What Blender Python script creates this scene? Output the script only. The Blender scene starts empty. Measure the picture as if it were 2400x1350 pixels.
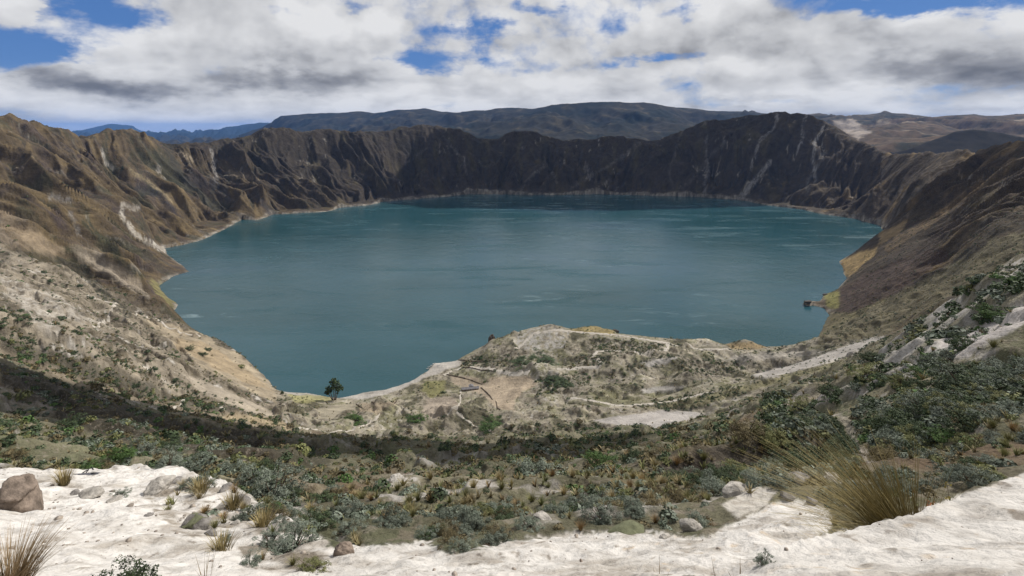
import bpy, math, random
import numpy as np
from math import radians, sin, cos, atan, atan2, exp, log, pi

# ---------------------------------------------------------------- camera, sun, exposure
SC = bpy.context.scene
COL = SC.collection
F, HY = 1200.0, 300.0           # photograph: focal length in pixels and its horizon row
LAKE = -350.0                   # lake level below the eye
cam = bpy.data.cameras.new('camera')
cam.sensor_width = 36.0
cam.lens = 18.0                 # 90 degrees across
cam.shift_y = -(675.0 - HY) / 2400.0
cam.clip_start, cam.clip_end = 0.1, 200000.0
camo = bpy.data.objects.new('camera', cam)
camo.rotation_euler = (radians(90), 0, 0)
COL.objects.link(camo)
SC.camera = camo
SC.view_settings.view_transform = 'Standard'
SC.view_settings.look = 'None'
SC.view_settings.exposure = 0.0
SC.view_settings.gamma = 1.0
SC.cycles.max_bounces = 6
SC.cycles.diffuse_bounces = 2
SC.cycles.volume_bounces = 0
SC.cycles.transparent_max_bounces = 4

SUN_AZ, SUN_EL = radians(54), radians(45)      # clockwise from the view direction (+Y)
SUND = np.array([sin(SUN_AZ) * cos(SUN_EL), cos(SUN_AZ) * cos(SUN_EL), sin(SUN_EL)])
sl = bpy.data.lights.new('sun', 'SUN')
sl.energy = 5.0
sl.angle = radians(0.5)
sl.color = (1.0, 0.955, 0.89)
so = bpy.data.objects.new('sun', sl)
from mathutils import Vector
so.rotation_euler = Vector((-SUND[0], -SUND[1], -SUND[2])).to_track_quat('-Z', 'Y').to_euler()
COL.objects.link(so)


# ---------------------------------------------------------------- node helpers
class NT:
    def __init__(s, tree):
        s.t = tree; s.n = tree.nodes; s.l = tree.links
    def node(s, kind, **kw):
        n = s.n.new(kind)
        for k, v in kw.items():
            setattr(n, k, v)
        return n
    def put(s, sock, v):
        if isinstance(v, bpy.types.NodeSocket):
            s.l.new(v, sock)
        else:
            if isinstance(v, (tuple, list)) and len(v) == 3 and sock.type == 'RGBA':
                v = tuple(v) + (1.0,)
            sock.default_value = v
    def math(s, op, a, b=None, c=None, clamp=False):
        n = s.node('ShaderNodeMath', operation=op, use_clamp=clamp)
        s.put(n.inputs[0], a)
        if b is not None: s.put(n.inputs[1], b)
        if c is not None: s.put(n.inputs[2], c)
        return n.outputs[0]
    def vmath(s, op, a, b=None):
        n = s.node('ShaderNodeVectorMath', operation=op)
        s.put(n.inputs[0], a)
        if b is not None: s.put(n.inputs[1], b)
        return n.outputs['Value'] if op in ('LENGTH', 'DOT_PRODUCT', 'DISTANCE') else n.outputs[0]
    def xyz(s, x, y, z):
        n = s.node('ShaderNodeCombineXYZ')
        for i, v in enumerate((x, y, z)): s.put(n.inputs[i], v)
        return n.outputs[0]
    def sep(s, v):
        n = s.node('ShaderNodeSeparateXYZ'); s.put(n.inputs[0], v)
        return n.outputs
    def noise(s, vec, scale, detail=6, rough=.55, dist=0.0, out=0, lac=2.0):
        n = s.node('ShaderNodeTexNoise')
        s.put(n.inputs['Vector'], vec)
        n.inputs['Scale'].default_value = scale
        n.inputs['Detail'].default_value = detail
        n.inputs['Roughness'].default_value = rough
        n.inputs['Lacunarity'].default_value = lac
        n.inputs['Distortion'].default_value = dist
        return n.outputs[out]
    def rng(s, v, a, b, c=0.0, d=1.0, kind='SMOOTHSTEP'):
        n = s.node('ShaderNodeMapRange', interpolation_type=kind)
        s.put(n.inputs[0], v)
        for i, q in enumerate((a, b, c, d)): s.put(n.inputs[i + 1], q)
        return n.outputs[0]
    def mix(s, f, a, b, blend='MIX'):
        n = s.node('ShaderNodeMix', data_type='RGBA', blend_type=blend)
        s.put(n.inputs[0], f); s.put(n.inputs[6], a); s.put(n.inputs[7], b)
        return n.outputs[2]
    def ramp(s, f, stops):
        n = s.node('ShaderNodeValToRGB')
        s.put(n.inputs[0], f)
        e = n.color_ramp.elements
        while len(e) < len(stops): e.new(0.5)
        for q, (p, c) in zip(e, stops):
            q.position = p; q.color = tuple(c) + (1,)
        return n.outputs[0]


# ---------------------------------------------------------------- sky
PUFF = .55
def build_sky():
    w = bpy.data.worlds.new('World'); SC.world = w
    w.use_nodes = True
    g = NT(w.node_tree); g.n.clear()
    out = g.node('ShaderNodeOutputWorld'); bg = g.node('ShaderNodeBackground')
    g.l.new(bg.outputs[0], out.inputs[0])
    bg.inputs[1].default_value = 0.097
    sky = g.node('ShaderNodeTexSky', sky_type='NISHITA')
    sky.sun_disc = False
    sky.sun_elevation = SUN_EL; sky.sun_rotation = SUN_AZ
    sky.altitude = 3800; sky.air_density = 1.0; sky.dust_density = 0.6; sky.ozone_density = 2.0
    d = g.node('ShaderNodeTexCoord').outputs['Generated']
    x, y, z = g.sep(d)
    hor = g.math('SQRT', g.math('ADD', g.math('MULTIPLY', x, x), g.math('MULTIPLY', y, y)))
    el = g.math('MAXIMUM', g.math('DIVIDE', z, g.math('MAXIMUM', hor, 0.02)), 0.0)
    el = g.math('MINIMUM', el, 4.0)
    az = g.math('ARCTAN2', x, y)
    ae = g.xyz(az, el, 0.0)
    wrp = g.noise(g.vmath('MULTIPLY', ae, (1, 2.2, 1)), 9.0, 9, .62, out=1)
    ae = g.vmath('ADD', ae, g.vmath('MULTIPLY', g.vmath('SUBTRACT', wrp, (.5, .5, .5)), (.20, .085, 0)))
    def blobs(items):
        tot = 0.0
        for px, py, rx, ry, amp in items:
            a0 = atan((px - 1200) / F); c = cos(a0); e0 = (HY - py) / F * c
            t = g.vmath('SUBTRACT', ae, (a0, e0, 0))
            t = g.vmath('MULTIPLY', t, (F / rx / c / c, F / ry / c, 0))
            t = g.rng(g.vmath('LENGTH', t), 0.0, 1.0, 1.0, 0.0)
            tot = g.math('MULTIPLY_ADD', t, amp, tot)
        return tot
    def coords(daz, dln, seed):
        a = g.math('ADD', az, daz)
        b = g.math('LOGARITHM', g.math('ADD', el, 0.085), 2.718281828)
        return g.xyz(g.math('MULTIPLY', a, 2.9), g.math('ADD', g.math('MULTIPLY', b, .95), dln), seed)
    def fbm(vec, det=12):
        wv = g.noise(vec, 2.2, 3, .5, out=1)
        v2 = g.vmath('ADD', vec, g.vmath('MULTIPLY', g.vmath('SUBTRACT', wv, (.5, .5, .5)), (.22, .22, .0)))
        a = g.noise(v2, 2.1, det, .56)
        p = g.math('ABSOLUTE', g.math('SUBTRACT', g.noise(v2, 3.6, min(det, 6), .52), .5))
        return g.math('MULTIPLY_ADD', p, .38, g.math('SUBTRACT', a, .033))
    n0 = fbm(coords(0.0, 0.0, 3.7))
    def puffs(vec, det):
        wv = g.noise(vec, 3.0, 6, .6, out=1)
        v2 = g.vmath('ADD', vec, g.vmath('MULTIPLY', g.vmath('SUBTRACT', wv, (.5, .5, .5)), (.45, .45, 0)))
        n = g.node('ShaderNodeTexVoronoi', feature='F1', voronoi_dimensions='2D', normalize=True)
        g.put(n.inputs['Vector'], v2)
        n.inputs['Scale'].default_value = 1.9; n.inputs['Detail'].default_value = det; n.inputs['Roughness'].default_value = .52
        n.inputs['Lacunarity'].default_value = 2.1
        return g.math('SUBTRACT', 1.0, n.outputs['Distance'])
    P0 = coords(0.0, 0.0, 1.3)
    p0 = puffs(P0, 4.0); p1 = puffs(coords(0.025, 0.12, 1.3), 1.0); p2 = puffs(P0, 1.0)
    half = lambda q: g.vmath('MULTIPLY', q, (.62, .62, 1))
    ns = fbm(half(coords(0.0, 0.0, 3.7)), 4)
    n1 = fbm(half(coords(0.022, 0.15, 3.7)), 4)           # a little nearer the sun, for the lit edges
    hi = g.noise(coords(0.0, 0.0, 9.1), 7.0, 8, .6)
    holes = blobs([(60, 130, 250, 95, -.40), (255, 25, 260, 55, -.30), (610, 12, 190, 45, -.34), (1000, 135, 200, 62, -.30),
                   (1120, 70, 150, 40, -.30), (1610, 30, 190, 34, -.26), (2150, 12, 330, 40, -.34), (2330, 25, 130, 40, -.2),
                   (1540, 138, 190, 22, -.28), (250, 265, 260, 45, -.12), (1260, 18, 110, 30, -.24), (830, 10, 90, 26, -.2),
                   (450, 100, 230, 60, .12), (650, 60, 380, 150, .22), (300, 200, 420, 70, .28), (820, 190, 380, 110, .24),
                   (1400, 110, 300, 60, .10), (2000, 120, 560, 120, .32), (1400, 210, 900, 70, .22), (420, 285, 200, 50, .2), (40, 20, 90, 60, .25)])
    cover = g.math('ADD', g.math('MULTIPLY_ADD', holes, .82, g.math('MULTIPLY_ADD', g.math('SUBTRACT', p0, .68), .45, n0)), g.math('MULTIPLY', g.math('SUBTRACT', hi, .5), .13))
    dens = g.rng(cover, 0.26, 0.50)
    dark = blobs([(230, 205, 330, 50, .85), (700, 190, 430, 42, .70), (120, 165, 200, 60, .25), (560, 150, 360, 80, .25), (2130, 150, 470, 62, .62),
                  (2260, 190, 330, 75, .50), (1700, 120, 420, 90, .18), (1790, 238, 260, 20, .40), (850, 75, 180, 50, .12), (2330, 255, 240, 22, .4), (900, 110, 70, 40, .2),
                  (640, 215, 600, 30, .15), (30, 40, 140, 60, .15), (1950, 60, 330, 70, .2), (360, 60, 250, 80, .1),
                  (760, 60, 330, 70, -.30), (960, 200, 240, 60, -.38), (1650, 165, 220, 36, -.40), (2170, 40, 330, 35, -.30), (420, 280, 260, 34, -.25), (1100, 245, 600, 34, -.12), (1250, 170, 300, 40, -.2),
                  (2050, 205, 220, 28, -.2)])
    lit = g.math('SUBTRACT', ns, n1)
    b = g.math('MULTIPLY_ADD', lit, 1.35, 0.79)
    b = g.math('MULTIPLY_ADD', g.math('SUBTRACT', p2, p1), PUFF, b)
    b = g.math('MULTIPLY_ADD', g.math('SUBTRACT', p0, .68), .28, b)
    b = g.math('MULTIPLY_ADD', g.math('SUBTRACT', hi, .5), .22, b)
    b = g.math('MULTIPLY_ADD', g.math('SUBTRACT', n0, .5), -.25, b)
    b = g.math('MULTIPLY_ADD', dark, -.54, b)
    cl = g.ramp(b, [(0.0, (1.05, 1.10, 1.25)), (.22, (1.75, 1.8, 1.95)), (.45, (3.5, 3.55, 3.75)), (.65, (5.7, 5.75, 5.9)), (.97, (8.1, 8.1, 8.15))])
    skc = g.mix(0.75, sky.outputs[0], (0.62, 1.85, 5.0))
    skc = g.mix(g.rng(el, 0.0, .10, .45, 0.0), skc, (5.6, 6.2, 7.0))
    c = g.mix(dens, skc, cl)
    below = g.rng(z, -0.03, 0.0)
    c = g.mix(below, (2.4, 2.5, 2.7), c)
    g.l.new(c, bg.inputs[0])
build_sky()


# ---------------------------------------------------------------- numpy noise
def perlin(x, y, seed=0):
    xi = np.floor(x); yi = np.floor(y)
    fx = (x - xi).astype(np.float32); fy = (y - yi).astype(np.float32)
    xi = xi.astype(np.int64); yi = yi.astype(np.int64)
    tab = np.arange(256) * (2 * pi / 256)
    gx, gy = np.cos(tab).astype(np.float32), np.sin(tab).astype(np.float32)
    def h(a, b):
        k = (a * 374761393 + b * 668265263 + seed * 974634721) & 0xffffffff
        k = ((k ^ (k >> 13)) * 1274126177) & 0xffffffff
        k = ((k ^ (k >> 15)) * 2246822519) & 0xffffffff
        return ((k ^ (k >> 16)) & 255)
    def dot(a, b, dx, dy):
        q = h(a, b)
        return gx[q] * dx + gy[q] * dy
    sx = fx * fx * fx * (fx * (fx * 6 - 15) + 10); sy = fy * fy * fy * (fy * (fy * 6 - 15) + 10)
    a = dot(xi, yi, fx, fy); b = dot(xi + 1, yi, fx - 1, fy)
    c = dot(xi, yi + 1, fx, fy - 1); d = dot(xi + 1, yi + 1, fx - 1, fy - 1)
    return (a + (b - a) * sx + (c - a) * sy + (a - b - c + d) * sx * sy) * 1.5
def fbm(x, y, octs=5, seed=0, gain=.5):
    t = 0; a = 1; s = 0
    for i in range(octs):
        t = t + a * perlin(x * 2 ** i + 17.3 * i, y * 2 ** i - 9.1 * i, seed + i); s += a; a *= gain
    return t / s
def ridged(x, y, octs=4, seed=0, gain=.5):
    t = 0; a = 1; s = 0
    for i in range(octs):
        t = t + a * (1 - np.abs(perlin(x * 2 ** i + 5.7 * i, y * 2 ** i + 3.3 * i, seed + i)) * 1.6); s += a; a *= gain
    return t / s
def sstep(a, b, x):
    t = np.clip((x - a) / (b - a), 0, 1)
    return t * t * (3 - 2 * t)
def lerp(a, b, t): return a + (b - a) * t


# ---------------------------------------------------------------- terrain: surveyed lines (photo column, photo row, metres away)
def V(pts): return [(px, Y, (HY - py) / F * Y) for px, py, Y in pts]
LINES = []
def vis(*p): LINES.append(V(p))
def hid(*p): LINES.append(list(p))
hid((-400, .5, -1.75), (2800, .5, -1.75))
hid((-400, 1.2, -2.0), (2800, 1.2, -1.9))
hid((-400, 2.2, -2.8), (600, 2.2, -2.9), (1200, 2.2, -2.9), (1600, 2.2, -2.5), (1800, 2.2, -2.2), (2400, 2.2, -1.9), (2800, 2.2, -1.8))
vis((1720, 1350, 3.1), (1850, 1350, 2.9), (2100, 1350, 2.7), (2400, 1350, 2.6), (2700, 1300, 2.6))
vis((1690, 1352, 3.4), (1850, 1272, 3.7), (1950, 1250, 4.0), (2100, 1215, 4.3), (2200, 1175, 4.6), (2300, 1145, 4.9), (2400, 1112, 5.3), (2700, 1040, 5.8))
hid((1700, 4.3, -4.2), (1850, 4.8, -4.6), (2100, 5.6, -5.1), (2300, 6.2, -5.2), (2400, 6.7, -5.3), (2700, 7.4, -5.4))
vis((1700, 1262, 8.5), (2000, 1200, 10), (2200, 1150, 11), (2300, 1120, 12), (2400, 1090, 13), (2700, 1010, 14))
vis((-400, 1340, 7.5), (0, 1350, 7), (600, 1350, 6.8), (1200, 1350, 6.3), (1500, 1350, 5.6), (1640, 1350, 4.7))
vis((-400, 1190, 13), (100, 1205, 13), (400, 1205, 13), (600, 1255, 10.5), (700, 1300, 9))
vis((-400, 1070, 26), (60, 1085, 24), (330, 1066, 26), (540, 1130, 20), (620, 1180, 15.5), (720, 1235, 11.5), (780, 1275, 9.2), (900, 1276, 9), (1000, 1268, 9.3), (1060, 1296, 8.4), (1200, 1262, 9.5), (1350, 1250, 10),
    (1500, 1242, 10.3), (1640, 1258, 9.5), (1750, 1215, 10.5), (1800, 1184, 11.5), (1865, 1168, 12))
hid((-400, 33, -24), (60, 30, -21.5), (330, 32, -22.5), (540, 25, -18.8), (700, 16, -12.9), (780, 11.8, -10.0), (1060, 11, -9.7), (1350, 13, -11.1), (1640, 12, -10.2), (1865, 16, -12.1))
vis((760, 1215, 16), (1000, 1215, 17), (1350, 1205, 17), (1650, 1190, 17), (1850, 1135, 19), (2100, 1090, 20), (2400, 1035, 22), (2700, 980, 24))
vis((1480, 1135, 38), (1640, 1124, 42), (1800, 1110, 44), (1960, 1088, 46))
vis((1480, 1118, 42), (1560, 1085, 43.5), (1600, 1064, 44), (1700, 1048, 45.5), (1800, 1026, 46.5), (1900, 1010, 47.5), (1990, 1030, 49))
vis((640, 1135, 38), (1000, 1160, 35), (1400, 1150, 35))
vis((1700, 1140, 30), (1900, 1105, 30), (2060, 1030, 37), (2100, 1010, 38), (2400, 950, 38), (2700, 890, 38))
vis((-400, 1030, 70), (100, 1040, 70), (400, 1050, 70), (700, 1100, 65), (1000, 1115, 65), (1400, 1105, 65), (1600, 1085, 70), (1800, 1032, 72), (2000, 960, 68), (2200, 860, 62), (2400, 780, 58), (2700, 690, 56))
vis((-400, 960, 130), (100, 1000, 120), (400, 1025, 120), (700, 1072, 120), (1000, 1080, 120), (1300, 1075, 120), (1500, 1058, 120), (1700, 1008, 122))
vis((1700, 985, 145), (1800, 955, 133), (1900, 920, 122), (2030, 852, 112), (2080, 800, 105), (2160, 765, 98), (2250, 690, 90), (2330, 640, 86), (2400, 622, 84), (2700, 540, 78))
hid((1700, 190, -116), (1900, 175, -103), (2030, 168, -90), (2250, 150, -67), (2400, 140, -54), (2700, 130, -45))
vis((-400, 890, 210), (0, 945, 200), (300, 990, 200), (500, 1018, 210), (700, 1042, 220), (1000, 1048, 220), (1300, 1045, 220), (1500, 1030, 225), (1620, 1010, 235))
vis((-400, 700, 270), (0, 825, 300), (200, 895, 350), (400, 950, 400), (560, 985, 430), (690, 1008, 455))
vis((690, 1012, 430), (760, 1040, 350), (900, 1041, 350), (1050, 1031, 360), (1200, 1026, 370), (1400, 1018, 370), (1600, 1000, 370))
hid((0, 350, -158), (200, 400, -206), (400, 450, -250), (560, 480, -279))
hid((760, 430, -272), (1050, 440, -277), (1400, 440, -272), (1600, 450, -264))
vis((800, 1000, 515), (1000, 1002, 520), (1250, 1002, 510), (1400, 1000, 505), (1500, 1004, 490))
vis((1450, 982, 520), (1580, 962, 550), (1690, 992, 480))
vis((760, 946, 640), (900, 950, 628), (1050, 940, 640), (1200, 930, 640), (1300, 900, 660), (1500, 890, 660), (1700, 880, 660), (1850, 858, 660))
vis((1700, 945, 540), (1800, 905, 560), (1900, 875, 580), (2000, 845, 560), (2100, 800, 540))
vis((1060, 905, 690), (1130, 898, 695))
vis((1150, 805, 780), (1220, 775, 800), (1285, 763, 800), (1350, 775, 790), (1480, 783, 790), (1600, 795, 790), (1700, 810, 800), (1800, 815, 800), (1900, 808, 800))
vis((1250, 838, 730), (1300, 832, 730), (1500, 830, 730), (1700, 840, 720), (1850, 825, 720), (2000, 800, 700), (2080, 785, 680))
# left hillside
vis((-400, 640, 420), (0, 750, 420), (200, 800, 450), (400, 850, 560), (560, 905, 600))
vis((-400, 600, 520), (0, 695, 520), (200, 742, 560), (400, 800, 670), (540, 855, 690))
vis((-400, 540, 650), (0, 617, 690), (120, 658, 700), (250, 702, 750), (385, 752, 795), (440, 768, 790), (500, 790, 775), (560, 830, 745), (620, 882, 705), (655, 920, 678))
vis((560, 960, 520), (640, 975, 540), (660, 940, 630))
hid((-400, 760, -140), (0, 800, -196), (200, 820, -244), (330, 850, -290), (420, 880, -325))
# left wall
vis((-400, 420, 850), (0, 500, 1000), (100, 560, 980), (200, 610, 960), (300, 670, 950))
vis((-400, 300, 1000), (0, 400, 1250), (100, 450, 1250), (200, 510, 1250), (300, 570, 1250), (370, 615, 1235))
vis((100, 345, 1530), (200, 430, 1500), (300, 510, 1500), (350, 560, 1480))
vis((200, 345, 1750), (300, 400, 1800), (400, 470, 1800), (470, 522, 1790))
vis((400, 370, 2150), (500, 410, 2150), (600, 450, 2150), (680, 487, 2150))
vis((650, 330, 2480), (750, 390, 2450), (850, 442, 2430))
# far wall
vis((900, 395, 2650), (1000, 390, 2800), (1200, 395, 2850), (1400, 395, 2860), (1600, 390, 2780), (1800, 390, 2600), (1950, 410, 2350), (2030, 440, 2100))
vis((1000, 340, 2930), (1200, 355, 2990), (1400, 360, 3000), (1600, 340, 2900), (1800, 310, 2760), (1950, 350, 2480))
# right wall
vis((2080, 800, 600), (2200, 722, 500), (2300, 662, 450), (2400, 600, 430), (2700, 440, 400))
vis((2000, 755, 840), (2100, 690, 840), (2200, 622, 840), (2300, 548, 840), (2400, 480, 840), (2700, 290, 800))
vis((2020, 650, 1050), (2100, 597, 1050), (2200, 532, 1050), (2300, 468, 1050), (2400, 412, 1050))
vis((2050, 555, 1350), (2100, 505, 1350), (2200, 440, 1350), (2300, 392, 1350))
vis((2130, 450, 1700), (2200, 402, 1700), (2300, 368, 1650))
RIM = [(-400, 225, 1050), (-200, 250, 1230), (0, 270, 1450), (25, 266, 1480), (40, 275, 1500), (63, 288, 1560), (78, 279, 1580), (95, 286, 1610), (125, 300, 1660), (165, 306, 1740), (178, 318, 1770), (190, 323, 1800),
       (215, 311, 1850), (245, 303, 1900), (265, 305, 1950), (295, 302, 2000), (320, 303, 2060), (350, 318, 2130), (365, 328, 2170), (393, 341, 2250), (450, 336, 2340), (500, 328, 2420), (560, 322, 2510), (600, 310, 2560),
       (635, 298, 2600), (665, 294, 2630), (700, 300, 2680), (760, 305, 2760), (840, 308, 2850), (910, 305, 2940), (960, 295, 3010), (985, 288, 3040), (1005, 287, 3060), (1030, 295, 3080), (1080, 305, 3110),
       (1105, 314, 3120), (1120, 320, 3120), (1165, 320, 3120), (1185, 309, 3120), (1205, 304, 3120), (1250, 308, 3120), (1290, 318, 3120), (1320, 325, 3120), (1345, 322, 3120), (1400, 327, 3110), (1430, 320, 3100),
       (1460, 317, 3090), (1495, 322, 3080), (1515, 330, 3070), (1550, 322, 3050), (1600, 302, 3020), (1660, 280, 2980), (1740, 275, 2940), (1790, 265, 2900), (1825, 256, 2870), (1855, 265, 2840), (1890, 262, 2800),
       (1910, 270, 2760), (1935, 285, 2700), (1980, 308, 2560), (2020, 330, 2420), (2060, 352, 2290), (2075, 360, 2230), (2130, 357, 2060), (2200, 357, 1900), (2300, 351, 1620), (2350, 343, 1400), (2400, 327, 1270), (2700, 200, 950)]
vis(*RIM)
LINES.append([(px, Y * 1.10, (HY - py) / F * Y - 90) for px, py, Y in RIM])
LINES.append([(px, Y * 1.45, -330) for px, py, Y in RIM])
hid((-400, 6000, -420), (2800, 6000, -420))

# shoreline, seen and hidden, as one closed outline
SHP = [(655, 920), (720, 921), (790, 934), (850, 920), (905, 912), (960, 893), (1000, 870), (1016, 850), (1070, 846), (1110, 822), (1160, 797)]
SHORE = [((px - 1200) / F * LAKE / ((HY - py) / F), LAKE / ((HY - py) / F)) for px, py in SHP]
SHORE += [(0, 850), (50, 868), (95, 868), (125, 880), (165, 888), (182, 868), (196, 838), (230, 838), (300, 828), (380, 822)]
SHP = [(1760, 813), (1850, 812), (1912, 806), (1925, 775), (1944, 738), (1925, 722), (1905, 716), (1893, 718), (1880, 712), (1895, 705), (1925, 708), (1932, 692), (1965, 680), (1985, 650), (1972, 625), (1968, 612), (2000, 596),
       (2050, 580), (2080, 547), (2060, 528), (2000, 512), (1930, 502), (1880, 491), (1800, 481), (1720, 467), (1620, 461), (1500, 458), (1400, 455), (1300, 457), (1200, 456), (1100, 455), (1050, 460), (980, 466), (900, 473),
       (860, 482), (800, 486), (770, 496), (690, 500), (640, 503), (600, 517), (565, 514), (545, 528), (520, 540), (480, 560), (430, 574), (385, 582), (395, 600), (447, 636), (400, 650), (370, 672), (390, 695), (420, 714), (390, 745)]
SHORE += [((px - 1200) / F * LAKE / ((HY - py) / F), LAKE / ((HY - py) / F)) for px, py in SHP]
SHORE += [(-560, 890), (-500, 850), (-440, 800), (-370, 740)]
SHORE = np.array(SHORE)

def shore_dist(X, Y):
    """distance to the shoreline, positive on land"""
    d = np.full(X.shape, 1e9, np.float32); ins = np.zeros(X.shape, bool)
    n = len(SHORE)
    for i in range(n):
        ax, ay = SHORE[i]; bx, by = SHORE[(i + 1) % n]
        dx, dy = bx - ax, by - ay
        t = np.clip(((X - ax) * dx + (Y - ay) * dy) / (dx * dx + dy * dy + 1e-9), 0, 1)
        d = np.minimum(d, (X - ax - t * dx) ** 2 + (Y - ay - t * dy) ** 2)
        if ay != by:
            ins ^= ((ay > Y) != (by > Y)) & (X < (bx - ax) * (Y - ay) / (by - ay) + ax)
    d = np.sqrt(d)
    return np.where(ins, -d, d)

def solve_lines(lines, umin, umax, nu, wmin, wmax, nw, extra=None, iters=260):
    val = np.zeros((nw, nu)); cnt = np.zeros((nw, nu))
    for ln in lines:
        for (p0, Y0, z0), (p1, Y1, z1) in zip(ln[:-1], ln[1:]):
            u0, u1 = (p0 - 1200) / F, (p1 - 1200) / F
            k = int(max(abs(u1 - u0) / (umax - umin) * nu, abs(log(Y1 / Y0)) / (wmax - wmin) * nw) * 2) + 2
            t = np.linspace(0, 1, k)
            u = u0 + (u1 - u0) * t; w = log(Y0) + (log(Y1) - log(Y0)) * t; z = z0 + (z1 - z0) * t
            i = np.round((w - wmin) / (wmax - wmin) * (nw - 1)).astype(int); j = np.round((u - umin) / (umax - umin) * (nu - 1)).astype(int)
            ok = (i >= 0) & (i < nw) & (j >= 0) & (j < nu)
            np.add.at(val, (i[ok], j[ok]), z[ok]); np.add.at(cnt, (i[ok], j[ok]), 1)
    if extra is not None:
        m, v = extra
        val[m] = v[m]; cnt[m] = 1
    levels = [(val, cnt)]
    while min(levels[-1][0].shape) > 40:
        v, c = levels[-1]
        a, b = v.shape[0] // 2 * 2, v.shape[1] // 2 * 2
        r = lambda q: q[:a:2, :b:2] + q[1:a:2, :b:2] + q[:a:2, 1:b:2] + q[1:a:2, 1:b:2]
        vn = np.where(c > 0, v / np.maximum(c, 1), 0); m = (c > 0) * 1.0
        levels.append((r(vn), r(m)))
    z = None
    for lev, (v, c) in enumerate(reversed(levels)):
        n, mm = v.shape
        fix = c > 0
        tgt = np.where(fix, v / np.maximum(c, 1), 0)
        if z is None:
            z = np.full((n, mm), tgt[fix].mean())
        else:
            ii = np.clip((np.arange(n) / 2).astype(int), 0, z.shape[0] - 1); jj = np.clip((np.arange(mm) / 2).astype(int), 0, z.shape[1] - 1)
            z = z[ii][:, jj]
        du = (umax - umin) / mm; dw = (wmax - wmin) / n
        cu, cw = 1 / du ** 2, 1 / dw ** 2
        s = 2 * (cu + cw)
        z[fix] = tgt[fix]
        I, J = np.indices((n, mm)); par = (I + J) % 2
        for it in range(iters if lev else 1500):
            for p in (0, 1):
                zp = np.pad(z, 1, mode='edge')
                new = (cu * (zp[1:-1, :-2] + zp[1:-1, 2:]) + cw * (zp[:-2, 1:-1] + zp[2:, 1:-1])) / s
                m = (par == p) & ~fix
                z[m] += 1.7 * (new[m] - z[m]) if lev else (new[m] - z[m])
    return z

def sample(Z, u, w, umin, umax, wmin, wmax):
    """smooth cubic lookup in the solved grid"""
    nw, nu = Z.shape
    a = np.clip((w - wmin) / (wmax - wmin) * (nw - 1), 0, nw - 1.001); b = np.clip((u - umin) / (umax - umin) * (nu - 1), 0, nu - 1.001)
    i = a.astype(int); j = b.astype(int); fa = a - i; fb = b - j
    def wt(t): return (-.5 * t ** 3 + t * t - .5 * t, 1.5 * t ** 3 - 2.5 * t * t + 1, -1.5 * t ** 3 + 2 * t * t + .5 * t, .5 * t ** 3 - .5 * t * t)
    wa, wb = wt(fa), wt(fb)
    out = 0
    for p in range(4):
        ii = np.clip(i + p - 1, 0, nw - 1); r = 0
        for q in range(4):
            r = r + Z[ii, np.clip(j + q - 1, 0, nu - 1)] * wb[q]
        out = out + r * wa[p]
    return out

GU, GW = (-1.34, 1.34, 540), (log(.5), log(6000), 640)
gu = np.linspace(GU[0], GU[1], GU[2]); gw = np.linspace(GW[0], GW[1], GW[2])
UU, WW = np.meshgrid(gu, gw)
sdg = shore_dist(UU * np.exp(WW), np.exp(WW))
lk = sdg < 0
Z0 = solve_lines(LINES, *GU, *GW, extra=(lk, LAKE - np.clip(-sdg * .25, 0, 25)))
for _ in range(1):                                         # soften the creases a little
    zp = np.pad(Z0, 1, mode='edge')
    Z0 = .5 * Z0 + .125 * (zp[1:-1, :-2] + zp[1:-1, 2:] + zp[:-2, 1:-1] + zp[2:, 1:-1])

def inside(poly, x, y):
    r = np.zeros(x.shape, bool); n = len(poly)
    for i in range(n):
        ax, ay = poly[i]; bx, by = poly[(i + 1) % n]
        if ay == by: continue
        r ^= ((ay > y) != (by > y)) & (x < (bx - ax) * (y - ay) / (by - ay) + ax)
    return r

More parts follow.
